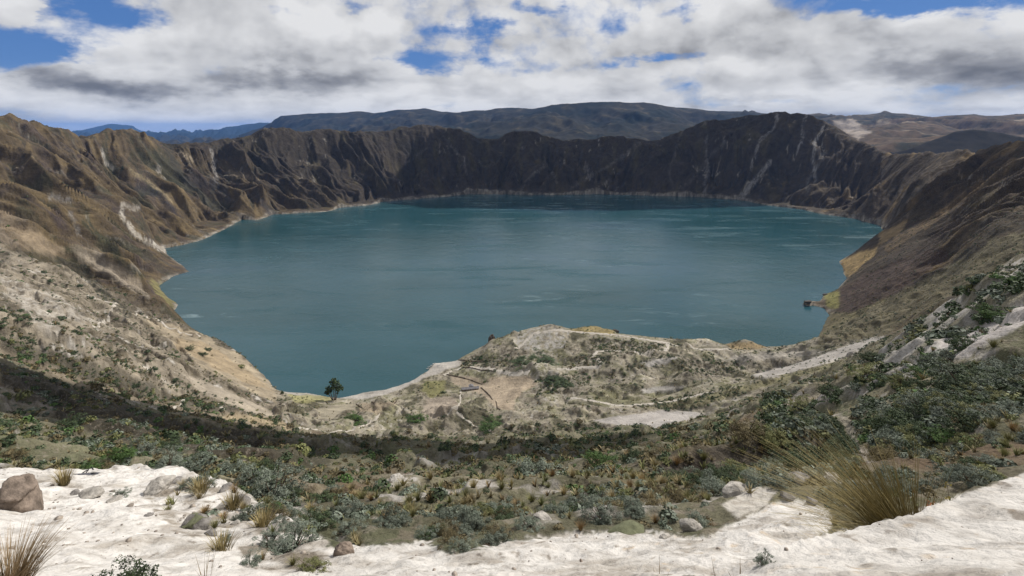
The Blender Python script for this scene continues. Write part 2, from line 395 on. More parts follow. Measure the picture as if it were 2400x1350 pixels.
# hillocks: photo column and row of the top, metres away, rise above the ground around, radius (m)
BUMPS = [(905, 952, 575, 15, 24), (870, 985, 545, 8, 28), (1040, 962, 560, 14, 24), (1115, 935, 590, 8, 18), (1405, 762, 832, 6, 24), (1372, 766, 830, 6, 26), (1435, 766, 834, 4, 14), (1290, 765, 800, 4, 40), (1745, 806, 800, 10, 20),
         (1650, 800, 790, 6, 25), (1260, 865, 690, 10, 22), (1420, 850, 700, 9, 40), (1560, 840, 710, 8, 30), (1310, 880, 660, 8, 25), (1600, 880, 640, 8, 30), (1400, 925, 600, 7, 30), (1650, 905, 600, 9, 40), (1220, 905, 640, 6, 18),
         (1150, 800, 790, 5, 10), (1893, 712, 1012, 9, 12), (870, 1000, 150, 2.5, 10), (1120, 1085, 95, 1.6, 7)]
SMOOTH = [[(655, 912), (790, 920), (960, 885), (1015, 842), (1080, 840), (1095, 862), (1045, 882), (940, 928), (860, 948), (690, 935)], [(1060, 878), (1240, 876), (1265, 900), (1225, 918), (1195, 972), (1130, 930), (1060, 905)], [(838, 940), (945, 936), (900, 962), (850, 1000)],
          [(738, 940), (832, 942), (842, 970), (750, 990)], [(995, 930), (1065, 928), (1085, 950), (1020, 988), (985, 965)], [(1380, 985), (1450, 970), (1560, 955), (1640, 962), (1705, 985), (1620, 1005), (1480, 1008)], [(1500, 852), (1560, 836), (1600, 834), (1560, 852)],
          [(1495, 918), (1540, 902), (1615, 902), (1580, 920)], [(1200, 800), (1240, 768), (1285, 760), (1345, 772), (1330, 818), (1215, 826)], [(1280, 872), (1300, 858), (1390, 850), (1385, 820), (1460, 815), (1570, 800), (1600, 812), (1560, 840), (1420, 840), (1430, 866), (1300, 880)],
          [(1340, 775), (1560, 790), (1760, 815), (1760, 835), (1560, 812), (1340, 790)], [(1760, 880), (1900, 838), (2060, 784), (2090, 784), (2050, 815), (1950, 850), (1800, 890)], [(1330, 930), (1480, 942), (1700, 905), (1710, 925), (1480, 962), (1330, 945)],
          [(400, 785), (500, 790), (655, 905), (650, 950), (560, 908), (470, 862)], [(420, 870), (520, 908), (640, 962), (660, 1000), (560, 968), (460, 918)], [(165, 575), (240, 592), (350, 700), (270, 665)], [(1960, 612), (2010, 592), (2060, 582), (2040, 620), (1985, 650)],
          [(2200, 800), (2300, 755), (2400, 695), (2400, 765), (2330, 795), (2260, 845), (2210, 845)]]
def height(u, Y):
    w = np.log(Y); X = u * Y
    z = sample(Z0, u, w, GU[0], GU[1], GW[0], GW[1]).astype(np.float32)
    bx_, by_ = 1200 + F * u, HY - F * z / Y
    flat = np.zeros(z.shape, np.float32)
    for q in SMOOTH:
        flat = np.maximum(flat, inside(q, bx_, by_).astype(np.float32))
    for _ in range(3):
        p = np.pad(flat, 1, mode='edge')
        flat = (p[1:-1, 1:-1] + p[1:-1, :-2] + p[1:-1, 2:] + p[:-2, 1:-1] + p[2:, 1:-1]) / 5
    calm = 1 - .86 * flat
    for px, py, by, h, r in BUMPS:
        bx = (px - 1200) / F * by
        m = np.exp(-((X - bx) ** 2 + (Y - by) ** 2) / r ** 2)
        z = z + h * m * (1 + .3 * perlin(X / r * 1.7, Y / r * 1.7, 77))
    jit = fbm(X / 60, Y / 60, 4, 5)
    sd = shore_dist(X, Y) + jit * np.clip(Y * .008, 2, 14)
    land = np.clip((z - LAKE) / 40, 0, 1) * np.clip(sd / 60, 0, 1)
    # gullies cut down the crater wall: noise stretched along the fall line
    cx, cy = 120.0, 1560.0
    phi = np.arctan2(X - cx, Y - cy); rho = np.hypot(X - cx, Y - cy)
    wx = fbm(X / 320, Y / 320, 3, 11) * .085
    g1 = ridged(phi * 4.2 + wx * 4 + 31, rho / 900, 3, 21)
    g2 = ridged(phi * 13 + wx * 14 + 7, rho / 420, 4, 33)
    g3 = ridged(phi * 44 + wx * 34, rho / 330, 2, 45, .55)
    wall = sstep(850, 1000, rho) * sstep(820, 1000, Y + np.abs(u) * 120) * land
    rimd = np.interp(u, [(a - 1200) / F for a, b, c in RIM], [c for a, b, c in RIM])
    crest = np.clip(np.abs(Y / rimd - 1) / np.where(u > .72, .22, .05), 0.10, 1) * np.where(Y > rimd, .5, 1)
    z = z + wall * crest * ((g1 - .62) * (95 + 45 * (u < -.2)) + (g2 - .6) * 72 + (g3 - .6) * (8 + 16 * sstep(1050, 1300, rho)) * np.where(u < -.3, sstep(1250, 1800, Y), 1) + (ridged(phi * 120 + wx * 70, rho / 150, 1, 49, .6) - .6) * 4 * sstep(1100, 1300, rho))
    cj = np.exp(-((Y / rimd - 1) / .035) ** 2)
    z = z + cj * sstep(700, 900, Y) * ((ridged(X / 130, Y / 130, 4, 61, .6) - .62) * 16 + fbm(X / 22, Y / 22, 3, 67, .6) * 7)
    # rills on the slopes below the viewpoint and the left hillside
    hill = sstep(250, 450, Y) * (1 - sstep(900, 1000, Y)) * land
    z = z + hill * calm * ((ridged(X / 120 + wx * 6, Y / 70, 4, 55) - .6) * 14)
    # broken banks and terraces in the basin and on the slope
    cl1 = fbm(X / 75, Y / 75, 4, 571, .55); cl2 = fbm(X / 38 + 5, Y / 38, 4, 577, .55)
    bk = sstep(455, 520, Y) * (1 - sstep(860, 900, Y)) * land * (u > -.45) * (u < .72)
    z = z + bk * calm * .8 * (4.5 * sstep(-.035, .035, cl1) + 3.0 * sstep(-.04, .04, cl2) - 3.6)
    ns = sstep(16, 30, Y) * (1 - sstep(380, 440, Y)); sc_ = np.clip(Y / 150, .12, 1)
    cl3 = fbm(X / 26, Y / 26, 4, 581, .55); cl4 = fbm(X / 70, Y / 70, 4, 587, .55)
    rb = 1.0
    z = z + ns * np.minimum(Y, 160) * (.035 + .02 * sstep(.25, .5, u)) * (ridged(X / 34 + fbm(X / 40, Y / 40, 3, 597), Y / 60, 4, 593, .5) - .6)
    z = z + ns * (1.1 * np.clip(Y / 60, .3, 1) * sstep(-.03, .03, cl3) + 3.2 * sc_ * rb * sstep(-.03, .03, cl4) - 1.6 * sc_ * rb - .5 * np.clip(Y / 60, .3, 1))
    lhm = sstep(300, 400, Y) * (1 - sstep(780, 860, Y)) * (u < -.42)
    z = z + lhm * land * calm * (5 * sstep(-.03, .03, fbm(X / 80, Y / 60, 4, 591, .55)) + 2.5 * sstep(-.03, .03, cl2) - 3.5)
    # rock, soil and turf relief at every scale the distance still shows
    rough = np.ones_like(z)
    ledge = 1 - sstep(11, 17, Y)
    rough = lerp(rough, .95, ledge) * calm
    lam = 240.0; k = 0
    while lam > .05:
        wgt = sstep(.003, .009, lam / Y) * (1 - sstep(.10, .30, lam / Y))
        m = wgt > 0.001
        if m.any():
            n = np.zeros_like(z)
            n[m] = perlin(X[m] / lam + 3.1 * k, Y[m] / lam - 7.7 * k, 100 + k)
            amp = np.where(Y > 800, .060, .095) * rough
            z = z + wgt * n * lam * amp * np.where(Y > 400, np.clip(land + .12, 0, 1), 1)
        lam /= 2.0; k += 1
    z = np.where(sd < 0, np.minimum(z, LAKE - 1.0 - np.clip(-sd * .3, 0, 20)), np.maximum(z, LAKE - .6 + np.clip(sd * .22, 0, 6)) if False else np.where(Y > 430, np.maximum(z, LAKE - .3 + np.clip(sd * .16, 0, 4)), z))
    gul = wall * (1.3 - g2 - .4 * g1)
    return z, sd, g1, g2, g3, wall

def new_mesh(name, verts, faces, mat=None, smooth=True, cols=None, link=True, parent=None):
    me = bpy.data.meshes.new(name)
    verts = np.asarray(verts, np.float32); faces = np.asarray(faces, np.int32)
    k = faces.shape[1]
    me.vertices.add(len(verts)); me.vertices.foreach_set('co', verts.ravel())
    me.loops.add(faces.size); me.loops.foreach_set('vertex_index', faces.ravel())
    me.polygons.add(len(faces)); me.polygons.foreach_set('loop_start', np.arange(0, faces.size, k, dtype=np.int32))
    me.polygons.foreach_set('use_smooth', np.full(len(faces), smooth))
    if cols is not None:
        at = me.attributes.new('tint', 'FLOAT_COLOR', 'POINT')
        c = np.ones((len(verts), 4), np.float32); c[:, :3] = cols
        at.data.foreach_set('color', c.ravel())
    me.update(calc_edges=True)
    if mat: me.materials.append(mat)
    if not link: return me
    o = bpy.data.objects.new(name, me); COL.objects.link(o)
    if parent: o.parent = parent
    return o
def tag(o, label=None, cat=None, group=None, kind=None):
    for k, v in (('label', label), ('category', cat), ('group', group), ('kind', kind)):
        if v: o[k] = v
    return o

def ground_material(name, fine=True):
    m = bpy.data.materials.new(name); m.use_nodes = True
    g = NT(m.node_tree); b = g.n['Principled BSDF']
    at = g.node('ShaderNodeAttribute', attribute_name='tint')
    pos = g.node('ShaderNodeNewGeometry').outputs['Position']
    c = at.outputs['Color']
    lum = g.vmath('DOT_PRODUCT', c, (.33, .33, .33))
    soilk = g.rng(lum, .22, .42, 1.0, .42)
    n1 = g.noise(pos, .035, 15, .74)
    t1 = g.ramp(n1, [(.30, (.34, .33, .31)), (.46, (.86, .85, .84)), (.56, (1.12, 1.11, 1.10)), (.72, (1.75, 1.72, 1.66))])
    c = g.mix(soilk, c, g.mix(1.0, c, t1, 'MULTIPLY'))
    n2 = g.noise(pos, 2.0, 10, .68)
    c = g.mix(1.0, c, g.ramp(n2, [(.3, (.62, .60, .58)), (.5, (1, 1, 1)), (.7, (1.2, 1.2, 1.2))]), 'MULTIPLY')
    pit = g.rng(g.noise(pos, 7.0, 6, .62), .60, .70)
    c = g.mix(g.math('MULTIPLY', pit, .5), c, (.16, .135, .105))
    pale = g.rng(g.noise(pos, 1.1, 8, .66), .54, .66)
    c = g.mix(g.math('MULTIPLY', pale, .5), c, (.24, .205, .165))
    g.l.new(c, b.inputs['Base Color'])
    b.inputs['Roughness'].default_value = .95
    b.inputs['Specular IOR Level'].default_value = .12
    bump = g.node('ShaderNodeBump')
    bump.inputs['Strength'].default_value = 1.0
    g.put(bump.inputs['Distance'], g.math('MULTIPLY', soilk, 5.0))
    g.l.new(g.noise(pos, .06, 15, .60), bump.inputs['Height'])
    b2 = g.node('ShaderNodeBump'); b2.inputs['Strength'].default_value = .6; b2.inputs['Distance'].default_value = .05
    g.l.new(g.noise(pos, 6.0, 9, .66), b2.inputs['Height']); g.l.new(bump.outputs[0], b2.inputs['Normal'])
    g.l.new(b2.outputs[0], b.inputs['Normal'])
    return m
GM = ground_material('ground_soil')

# ---- sampling grid: fine inside the view, coarse beside it
uf = np.arange(-1.13, 1.1301, .0019)
uc = np.geomspace(1.14, 2.6, 26)
UC = np.concatenate([-uc[::-1], uf, uc])
def rows(a, b, st): return np.exp(np.arange(log(a), log(b), st))
YR = np.concatenate([rows(.5, 2, .05), rows(2, 14, .0048), rows(14, 60, .0055), rows(60, 500, .0046), rows(500, 900, .0024), rows(900, 2000, .0028), rows(2000, 3200, .0019), rows(3200, 5200, .02)])
NU, NY = len(UC), len(YR)
TU, TY = np.meshgrid(UC, YR)
TX = TU * TY
TZ, SD, G1, G2, G3, WALL = height(TU, TY)
PX = 1200 + F * TU; PY = HY - F * TZ / TY


# ---------------------------------------------------------------- what grows or lies where
WXN = fbm(TX / TY * 22, np.log(TY) * 30, 6, 201, .72) * 1.3; WYN = fbm(TX / TY * 22 + 40, np.log(TY) * 30, 6, 207, .72) * 1.3
def zone(poly, y0=0, y1=1e9, wob=10):
    wob = wob * 1.25
    return inside(poly, PX + WXN * wob * 2, PY + WYN * wob) & (TY >= y0) & (TY < y1)
def soft(m, n=2):
    m = m.astype(np.float32)
    for _ in range(n):
        p = np.pad(m, 1, mode='edge')
        m = (p[1:-1, 1:-1] * 2 + p[1:-1, :-2] + p[1:-1, 2:] + p[:-2, 1:-1] + p[2:, 1:-1]) / 6
    return m
C = lambda *a: np.array(a, np.float32)
PUMICE, SAND, BEIGE, FIELD = C(.56, .535, .50), C(.46, .42, .36), C(.34, .28, .19), C(.40, .31, .20)
def build_tint():
    sh = TX.shape
    nA = fbm(TX / 90, TY / 90, 5, 301); nB = fbm(TX / 28, TY / 28, 5, 311, .6); nC = fbm(TX / 6, TY / 6, 4, 321, .6); nD = fbm(TX / 300, TY / 300, 4, 331)
    nF = fbm(TX / .9, TY / .9, 4, 341, .6)
    def put(c, col, m):
        return c + (col - c) * np.clip(m, 0, 1)[..., None]
    # crater walls
    phi = np.arctan2(TX - 120, TY - 1560); rho = np.hypot(TX - 120, TY - 1560)
    wq = nA * .05
    S1 = fbm(phi * 26 + wq * 20, rho / 260, 5, 381, .6); S2 = fbm(phi * 90 + wq * 60, rho / 120, 3, 391, .62)
    c = np.zeros(sh + (3,), np.float32) + C(.082, .060, .033)
    c = put(c, C(.120, .086, .040), sstep(-.10, .4, S1 + nA * .5))
    c = put(c, C(.060, .045, .036), sstep(.0, .35, -S1 + S2 * .5 + nB * .3))
    c = put(c, C(.042, .042, .022), sstep(.15, .4, S2 * .7 - nA + .05) * .7)
    c = put(c, C(.16, .135, .10), sstep(.28, .5, S2 + nC * .3) * .5)
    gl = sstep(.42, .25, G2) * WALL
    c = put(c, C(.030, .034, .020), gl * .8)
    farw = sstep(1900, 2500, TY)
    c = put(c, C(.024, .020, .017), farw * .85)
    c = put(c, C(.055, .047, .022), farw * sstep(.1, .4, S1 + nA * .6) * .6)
    right = sstep(.45, .7, TU) * sstep(600, 900, TY)
    c = put(c, C(.044, .032, .021), right * .8)
    c = put(c, C(.17, .115, .05), right * sstep(.12, .45, S1 + nA * .4) * .6)
    st = sstep(.30, .48, S2 + .25 * nC) * sstep(-.05, .35, nD + nA * .8) * WALL
    c = put(c, C(.25, .23, .20), st * .8)
    sc = sstep(.40, .6, nB * .7 + nC * .5 + S1 * .2) * WALL * (1 - farw)
    c = put(c, C(.24, .21, .17), sc * .75)
    # a pale band the falling lake has left along the shore
    sb = sstep(13, 3, SD + 5 * nB) * (SD > -5) * (TY > 500)
    c = put(c, C(.23, .21, .178), sb * sstep(-.45, .45, nB + nC * .8))
    # slope under the viewpoint and the basin by the lake
    near = 1 - sstep(430, 520, TY)
    cn = np.zeros(sh + (3,), np.float32) + C(.165, .145, .085)
    cn = put(cn, C(.115, .122, .058), sstep(-.2, .4, nB))
    cn = put(cn, C(.15, .10, .055), sstep(.1, .5, -nB + nC * .4))
    cn = put(cn, C(.06, .055, .032), sstep(.15, .45, nC + nF * .5) * .75)
    cn = put(cn, C(.20, .165, .11), sstep(.15, .45, nF - nC * .5) * .8)
    cn = put(cn, C(.36, .33, .29), sstep(.28, .46, nC * .7 + nA * .5 + nF * .2 + .10))
    c = put(c, cn, near)
    bas = sstep(440, 500, TY) * (1 - sstep(860, 900, TY)) * sstep(-.50, -.44, TU) * (1 - sstep(.68, .76, TU))
    cb = np.zeros(sh + (3,), np.float32) + C(.27, .235, .165)
    cb = put(cb, C(.175, .165, .082), sstep(-.15, .25, nB))
    cb = put(cb, C(.12, .10, .068), sstep(.12, .4, -nB + nC * .7))
    cb = put(cb, C(.34, .31, .255), sstep(.18, .45, nC + nA * .4))
    cb = put(cb, C(.075, .068, .040), sstep(.12, .34, nB * .8 - nA + nC * .5) * .85)
    cb = put(cb, C(.30, .275, .22), sstep(.04, .015, np.abs(nB + nC * .25)) * sstep(-.1, .3, nA) * .8)
    c = put(c, cb, bas)
    lh = (1 - sstep(-.48, -.42, TU)) * sstep(300, 360, TY) * (1 - sstep(780, 830, TY))
    cl_ = np.zeros(sh + (3,), np.float32) + C(.235, .195, .135)
    cl_ = put(cl_, C(.12, .098, .062), sstep(-.05, .3, nB + nC * .4))
    cl_ = put(cl_, C(.075, .062, .04), sstep(.1, .35, nA - nB + nC * .6) * .8)
    cl_ = put(cl_, C(.40, .365, .31), sstep(.22, .5, -nB + nC * .5))
    c = put(c, cl_, lh)
    def Zn(poly, col, y0=0, y1=1e9, wob=10, k=1.0, brk=0.0, n=2):
        nonlocal c
        m = soft(zone(poly, y0, y1, wob), n) * k
        col = np.array(col); col = col * (.72 if col.mean() > .26 else 1.0)
        if brk: m = m * sstep(-brk, brk, nC + nB * .6)
        c = put(c, C(*col), m)
    def Ln(pts, wd, col, k=1.0, y0=800, y1=1e9, brk=.35):
        nonlocal c
        d = np.full(TX.shape, 1e9, np.float32)
        x = PX + WXN * 9; y = PY + WYN * 7
        for (ax, ay), (bx, by) in zip(pts[:-1], pts[1:]):
            dx, dy = bx - ax, by - ay
            t = np.clip(((x - ax) * dx + (y - ay) * dy) / (dx * dx + dy * dy), 0, 1)
            d = np.minimum(d, np.hypot(x - ax - t * dx, y - ay - t * dy))
        m = (1 - sstep(wd * .45, wd, d)) * (TY > y0) * (TY < y1) * k
        if brk: m = m * sstep(-brk, brk * .6, nC + S2 * .5)
        c = put(c, C(*col), m)
    W = (.20, .195, .19)
    for pts, wd, k in (([(1930, 298), (1912, 330), (1904, 375), (1910, 425)], 5, 1), ([(1805, 380), (1765, 430), (1735, 462)], 8, .9), ([(1655, 318), (1658, 380), (1650, 456)], 5, .8), ([(1822, 268), (1815, 300), (1775, 335), (1760, 400)], 4, .8),
                       ([(1890, 266), (1884, 305), (1870, 360)], 4, .8), ([(1500, 335), (1470, 360), (1430, 385), (1390, 410), (1340, 442)], 5, .55), ([(1275, 362), (1285, 392), (1308, 428)], 4, .7), ([(1275, 388), (1245, 415), (1220, 442)], 4, .7),
                       ([(1376, 388), (1374, 398)], 6, 1), ([(1000, 345), (970, 370), (950, 385)], 3, .6), ([(1040, 320), (1085, 370), (1100, 420)], 3, .6), ([(1600, 300), (1570, 400), (1575, 440)], 4, .4), ([(1930, 360), (1895, 420), (1890, 450)], 6, .45),
                       ([(1700, 330), (1640, 400), (1600, 440)], 5, .4)):
        Ln(pts, wd, W, k * (1.0 if pts[0][0] > 1700 or wd == 8 else .45))
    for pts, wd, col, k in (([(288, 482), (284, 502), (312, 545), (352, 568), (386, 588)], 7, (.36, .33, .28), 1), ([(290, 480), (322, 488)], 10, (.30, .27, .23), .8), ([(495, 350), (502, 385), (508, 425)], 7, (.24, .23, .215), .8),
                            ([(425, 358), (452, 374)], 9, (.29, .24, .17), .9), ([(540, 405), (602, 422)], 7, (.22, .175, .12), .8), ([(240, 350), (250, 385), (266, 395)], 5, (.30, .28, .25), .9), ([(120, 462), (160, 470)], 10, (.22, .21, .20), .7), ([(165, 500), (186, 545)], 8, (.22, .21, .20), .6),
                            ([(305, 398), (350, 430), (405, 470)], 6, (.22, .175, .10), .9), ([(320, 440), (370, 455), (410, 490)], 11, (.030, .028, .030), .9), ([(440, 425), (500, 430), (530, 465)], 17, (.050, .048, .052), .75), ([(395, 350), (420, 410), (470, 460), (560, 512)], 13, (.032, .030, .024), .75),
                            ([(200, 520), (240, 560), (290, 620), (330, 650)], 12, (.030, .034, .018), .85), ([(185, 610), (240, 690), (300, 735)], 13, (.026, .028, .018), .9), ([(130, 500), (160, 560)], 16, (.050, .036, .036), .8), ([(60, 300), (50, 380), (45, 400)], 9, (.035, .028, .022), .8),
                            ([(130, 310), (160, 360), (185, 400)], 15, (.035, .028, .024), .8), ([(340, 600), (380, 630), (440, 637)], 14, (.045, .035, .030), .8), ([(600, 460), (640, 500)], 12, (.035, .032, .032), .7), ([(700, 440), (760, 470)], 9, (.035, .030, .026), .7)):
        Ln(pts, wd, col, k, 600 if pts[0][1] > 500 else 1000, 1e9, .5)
    for pts, wd, col, k in (([(2400, 545), (2300, 640), (2230, 690)], 24, (.045, .036, .026), .8), ([(2330, 500), (2200, 610), (2120, 640)], 13, (.20, .16, .10), .35), ([(2300, 430), (2180, 520), (2080, 580)], 12, (.15, .10, .045), .7), ([(2390, 560), (2300, 600)], 7, (.24, .22, .15), .8),
                            ([(2240, 520), (2140, 600), (2060, 640)], 14, (.045, .032, .024), .8), ([(2330, 450), (2280, 480)], 16, (.12, .095, .045), .5)):
        Ln(pts, wd, col, k, 300, 1500, .5)
    # left hillside: bare pale banks, tan fields, brown strips
    Zn([(0, 640), (130, 690), (240, 760), (120, 745), (0, 690)], (.50, .45, .37), 380, 760, 12, .8, .25)
    Zn([(20, 650), (70, 690), (130, 760), (160, 800), (110, 790), (60, 730)], (.55, .50, .42), 330, 760, 10, .9, .4)
    Zn([(330, 740), (480, 785), (560, 830), (640, 905), (650, 945), (560, 905), (470, 860), (400, 800)], (.40, .32, .20), 480, 820, 8)
    Zn([(400, 790), (470, 800), (520, 830), (600, 880), (640, 920), (560, 890), (480, 850), (420, 820)], (.43, .31, .155), 480, 820, 10, .7)
    Zn([(420, 870), (520, 910), (640, 965), (650, 985), (560, 965), (460, 915)], (.42, .35, .25), 430, 800, 6)
    Zn([(160, 575), (230, 590), (330, 660), (350, 700), (270, 660), (190, 610)], (.38, .32, .24), 600, 1100, 6)
    Zn([(0, 480), (90, 540), (160, 600), (90, 600), (0, 560)], (.26, .20, .13), 600, 1100, 10, .7)
    Zn([(360, 650), (420, 715), (370, 745), (330, 735), (310, 715), (360, 700)], (.15, .135, .052), 850, 1200, 14)
    Zn([(0, 790), (180, 840), (330, 890), (560, 960), (600, 975), (420, 955), (180, 890), (0, 830)], (.062, .055, .036), 240, 480, 8, .8)
    Zn([(0, 815), (200, 890), (420, 955), (560, 970), (690, 1000), (690, 1022), (540, 1000), (350, 950), (180, 905), (0, 838)], (.21, .165, .105), 230, 480, 6, .9)
    Zn([(0, 845), (250, 935), (480, 995), (700, 1025), (790, 1050), (760, 1110), (500, 1070), (330, 1045), (150, 1000), (100, 950), (0, 900)], (.040, .034, .024), 26, 450, 12, .85)  # dark scrub, with the shade of clouds painted into its colour
    Zn([(0, 900), (100, 935), (160, 985), (90, 985), (0, 960)], (.36, .31, .25), 100, 330, 10, .9, .4)
    Zn([(560, 968), (660, 985), (690, 1010), (600, 1000), (500, 985)], (.40, .31, .17), 380, 600, 5)
    for q in ([(1340, 838), (1400, 833), (1440, 850), (1395, 860), (1340, 858)], [(1430, 868), (1560, 830), (1600, 838), (1500, 868), (1420, 888)], [(1255, 882), (1400, 868), (1380, 902), (1260, 930)], [(1380, 788), (1560, 805), (1540, 832), (1390, 822)],
              [(1470, 955), (1700, 905), (1780, 915), (1600, 960)], [(1600, 840), (1740, 845), (1720, 880), (1600, 880)], [(1080, 840), (1200, 830), (1200, 860), (1090, 860)]):
        Zn(q, (.085, .075, .052), 450, 880, 9, .8, .35)
    Zn([(1380, 905), (1500, 925), (1700, 895), (1740, 905), (1560, 945), (1400, 945)], (.20, .19, .085), 450, 700, 9, .7, .4)
    # beach, fields and dunes
    Zn([(655, 915), (790, 925), (850, 920), (960, 890), (1000, 868), (1020, 846), (1080, 843), (1084, 856), (1038, 870), (992, 887), (940, 914), (862, 937), (790, 934), (690, 928)], (.47, .43, .375), 600, 800, 4)
    Zn([(670, 925), (780, 925), (780, 940), (720, 945), (690, 940)], (.30, .28, .09), 560, 740, 6, .8)
    Zn([(1060, 880), (1120, 885), (1160, 910), (1200, 930), (1210, 960), (1180, 972), (1130, 925), (1060, 900)], (.42, .33, .22), 560, 760, 5)
    Zn([(1140, 885), (1240, 880), (1260, 900), (1225, 915), (1190, 975), (1150, 925)], (.44, .34, .22), 560, 760, 5)
    Zn([(840, 945), (940, 940), (900, 960), (860, 1000), (845, 990)], (.38, .30, .19), 540, 720, 5)
    Zn([(740, 955), (830, 945), (840, 970), (800, 990), (750, 985)], (.38, .33, .22), 540, 720, 6)
    Zn([(1000, 935), (1060, 930), (1080, 950), (1020, 985), (990, 965)], (.42, .34, .25), 530, 720, 6)
    Zn([(990, 893), (1040, 890), (1045, 925), (1010, 935), (985, 915)], (.17, .16, .05), 600, 760, 6)
    Zn([(1385, 985), (1450, 975), (1560, 960), (1640, 968), (1695, 985), (1620, 1000), (1520, 1010), (1480, 1003)], (.46, .42, .38), 430, 640, 4)
    Zn([(1500, 850), (1560, 838), (1590, 836), (1560, 850), (1520, 860)], (.42, .39, .35), 600, 760, 4)
    Zn([(1500, 915), (1540, 905), (1610, 905), (1580, 918), (1520, 922)], (.42, .39, .34), 540, 760, 4)
    Zn([(1240, 770), (1285, 763), (1340, 775), (1320, 815), (1230, 822), (1200, 800)], (.46, .43, .38), 700, 850, 4, .95, .15)
    Zn([(1345, 755), (1400, 748), (1452, 770), (1440, 785), (1340, 778)], (.24, .185, .06), 780, 900, 5)
    Zn([(1700, 806), (1760, 800), (1800, 815), (1720, 822)], (.24, .17, .07), 740, 850, 4)
    Zn([(1760, 880), (1900, 840), (2050, 788), (2085, 785), (2050, 812), (1950, 848), (1800, 888)], (.46, .42, .37), 480, 760, 4)
    Zn([(1720, 830), (1900, 820), (1940, 825), (1850, 840), (1700, 848)], (.40, .36, .30), 600, 800, 5, .8)
    Zn([(1500, 960), (1700, 915), (1950, 850), (1990, 850), (1800, 905), (1650, 950)], (.20, .18, .085), 450, 700, 6)
    # right wall: ochre bench, green-gold slope, red-brown spur
    Zn([(1968, 612), (2010, 592), (2060, 580), (2050, 600), (2000, 640), (1985, 648)], (.26, .18, .07), 1000, 1700, 5)
    Zn([(2060, 545), (2130, 515), (2110, 545), (2060, 575)], (.27, .19, .09), 1000, 1900, 5, .7)
    Zn([(1920, 740), (2000, 730), (2200, 640), (2330, 560), (2400, 540), (2400, 600), (2230, 690), (2090, 780), (1920, 810)], (.122, .104, .050), 380, 1000, 10, .85)
    Zn([(1930, 690), (1970, 680), (1975, 720), (1940, 725)], (.16, .15, .045), 850, 1200, 4)
    Zn([(1970, 680), (2030, 640), (2200, 580), (2230, 600), (2100, 690), (1990, 735), (1965, 730)], (.052, .034, .026), 700, 1300, 6, .9)
    # right ridge: pale banks between shrubs
    Zn([(2050, 800), (2250, 680), (2400, 620), (2400, 760), (2200, 870), (2030, 900)], (.50, .465, .43), 40, 140, 8, .85, .3)
    Zn([(2200, 800), (2300, 760), (2400, 700), (2400, 760), (2330, 790), (2260, 840), (2215, 840)], (.52, .47, .43), 40, 120, 5)
    Zn([(1790, 960), (1880, 910), (2000, 900), (2000, 930), (1870, 960), (1800, 990)], (.45, .41, .38), 50, 200, 6, .85, .6)
    Ln([(1940, 950), (1962, 975), (1985, 990), (1998, 1020), (2006, 1050), (2040, 1078), (2052, 1092)], 15, (.34, .295, .24), .9, 20, 100, .6)
    Ln([(2175, 905), (2190, 940), (2205, 985), (2215, 1005)], 13, (.36, .32, .27), .9, 20, 100, .6)
    Ln([(2300, 1000), (2260, 1040), (2235, 1050)], 12, (.36, .32, .27), .8, 15, 100, .6)
    Zn([(1480, 1110), (1650, 1050), (1900, 1010), (1990, 1050), (1800, 1100), (1640, 1120)], (.050, .040, .032), 30, 90, 8, .8)
    Zn([(600, 1000), (1700, 1000), (1650, 1075), (1200, 1100), (700, 1120)], (.075, .072, .040), 60, 440, 8, .5)
    Zn([(980, 1065), (1090, 1050), (1140, 1075), (1060, 1105), (980, 1085)], (.36, .34, .32), 60, 260, 6, .8, .4)
    # the white ledge
    ledge = zone([(-500, 1080), (60, 1078), (200, 1062), (330, 1066), (480, 1105), (560, 1140), (640, 1195), (720, 1240), (780, 1278), (900, 1278), (1000, 1268), (1060, 1300), (1200, 1264), (1350, 1250), (1500, 1243), (1640, 1260),
                  (1700, 1232), (1750, 1212), (1800, 1182), (1870, 1168), (1935, 1190), (1960, 1225), (1920, 1256), (2100, 1212), (2300, 1143), (2400, 1108), (2900, 980), (2900, 2600), (-500, 2600)], 0, 27, np.where(PX > 1980, 4, np.where(PX > 1660, 9, 15)))
    ledge |= TY < 2.3
    lm = soft(ledge, 2)
    cp = np.zeros(sh + (3,), np.float32) + PUMICE
    cp = put(cp, C(.36, .325, .28), sstep(.0, .42, fbm(TX / 2.4, TY / 1.5, 6, 351, .62)) * .85)
    cp = put(cp, C(.25, .215, .175), sstep(.24, .46, fbm(TX / .35, TY / .5, 4, 361, .65)) * .7)
    cp = put(cp, C(.50, .40, .29), sstep(.25, .55, fbm(TX / .25 + 50, TY / .25, 3, 371, .6)) * sstep(1.2, 2.2, TX) * .7)
    c = put(c, cp, lm)
    for q, k in (([(330, 1150), (420, 1120), (560, 1150), (690, 1230), (770, 1300), (720, 1335), (600, 1335), (545, 1270), (430, 1258), (370, 1210)], .85), ([(60, 1110), (150, 1100), (190, 1140), (110, 1165), (40, 1150)], .5), ([(1060, 1290), (1200, 1275), (1210, 1310), (1100, 1330), (1040, 1325)], .4), ([(1560, 1245), (1680, 1250), (1690, 1300), (1600, 1310)], .5)):
        m = soft(zone(q, 5, 30, 10), 2) * k * sstep(-.3, .25, nF + nC * .5)
        c = put(c, C(.22, .185, .14), m)
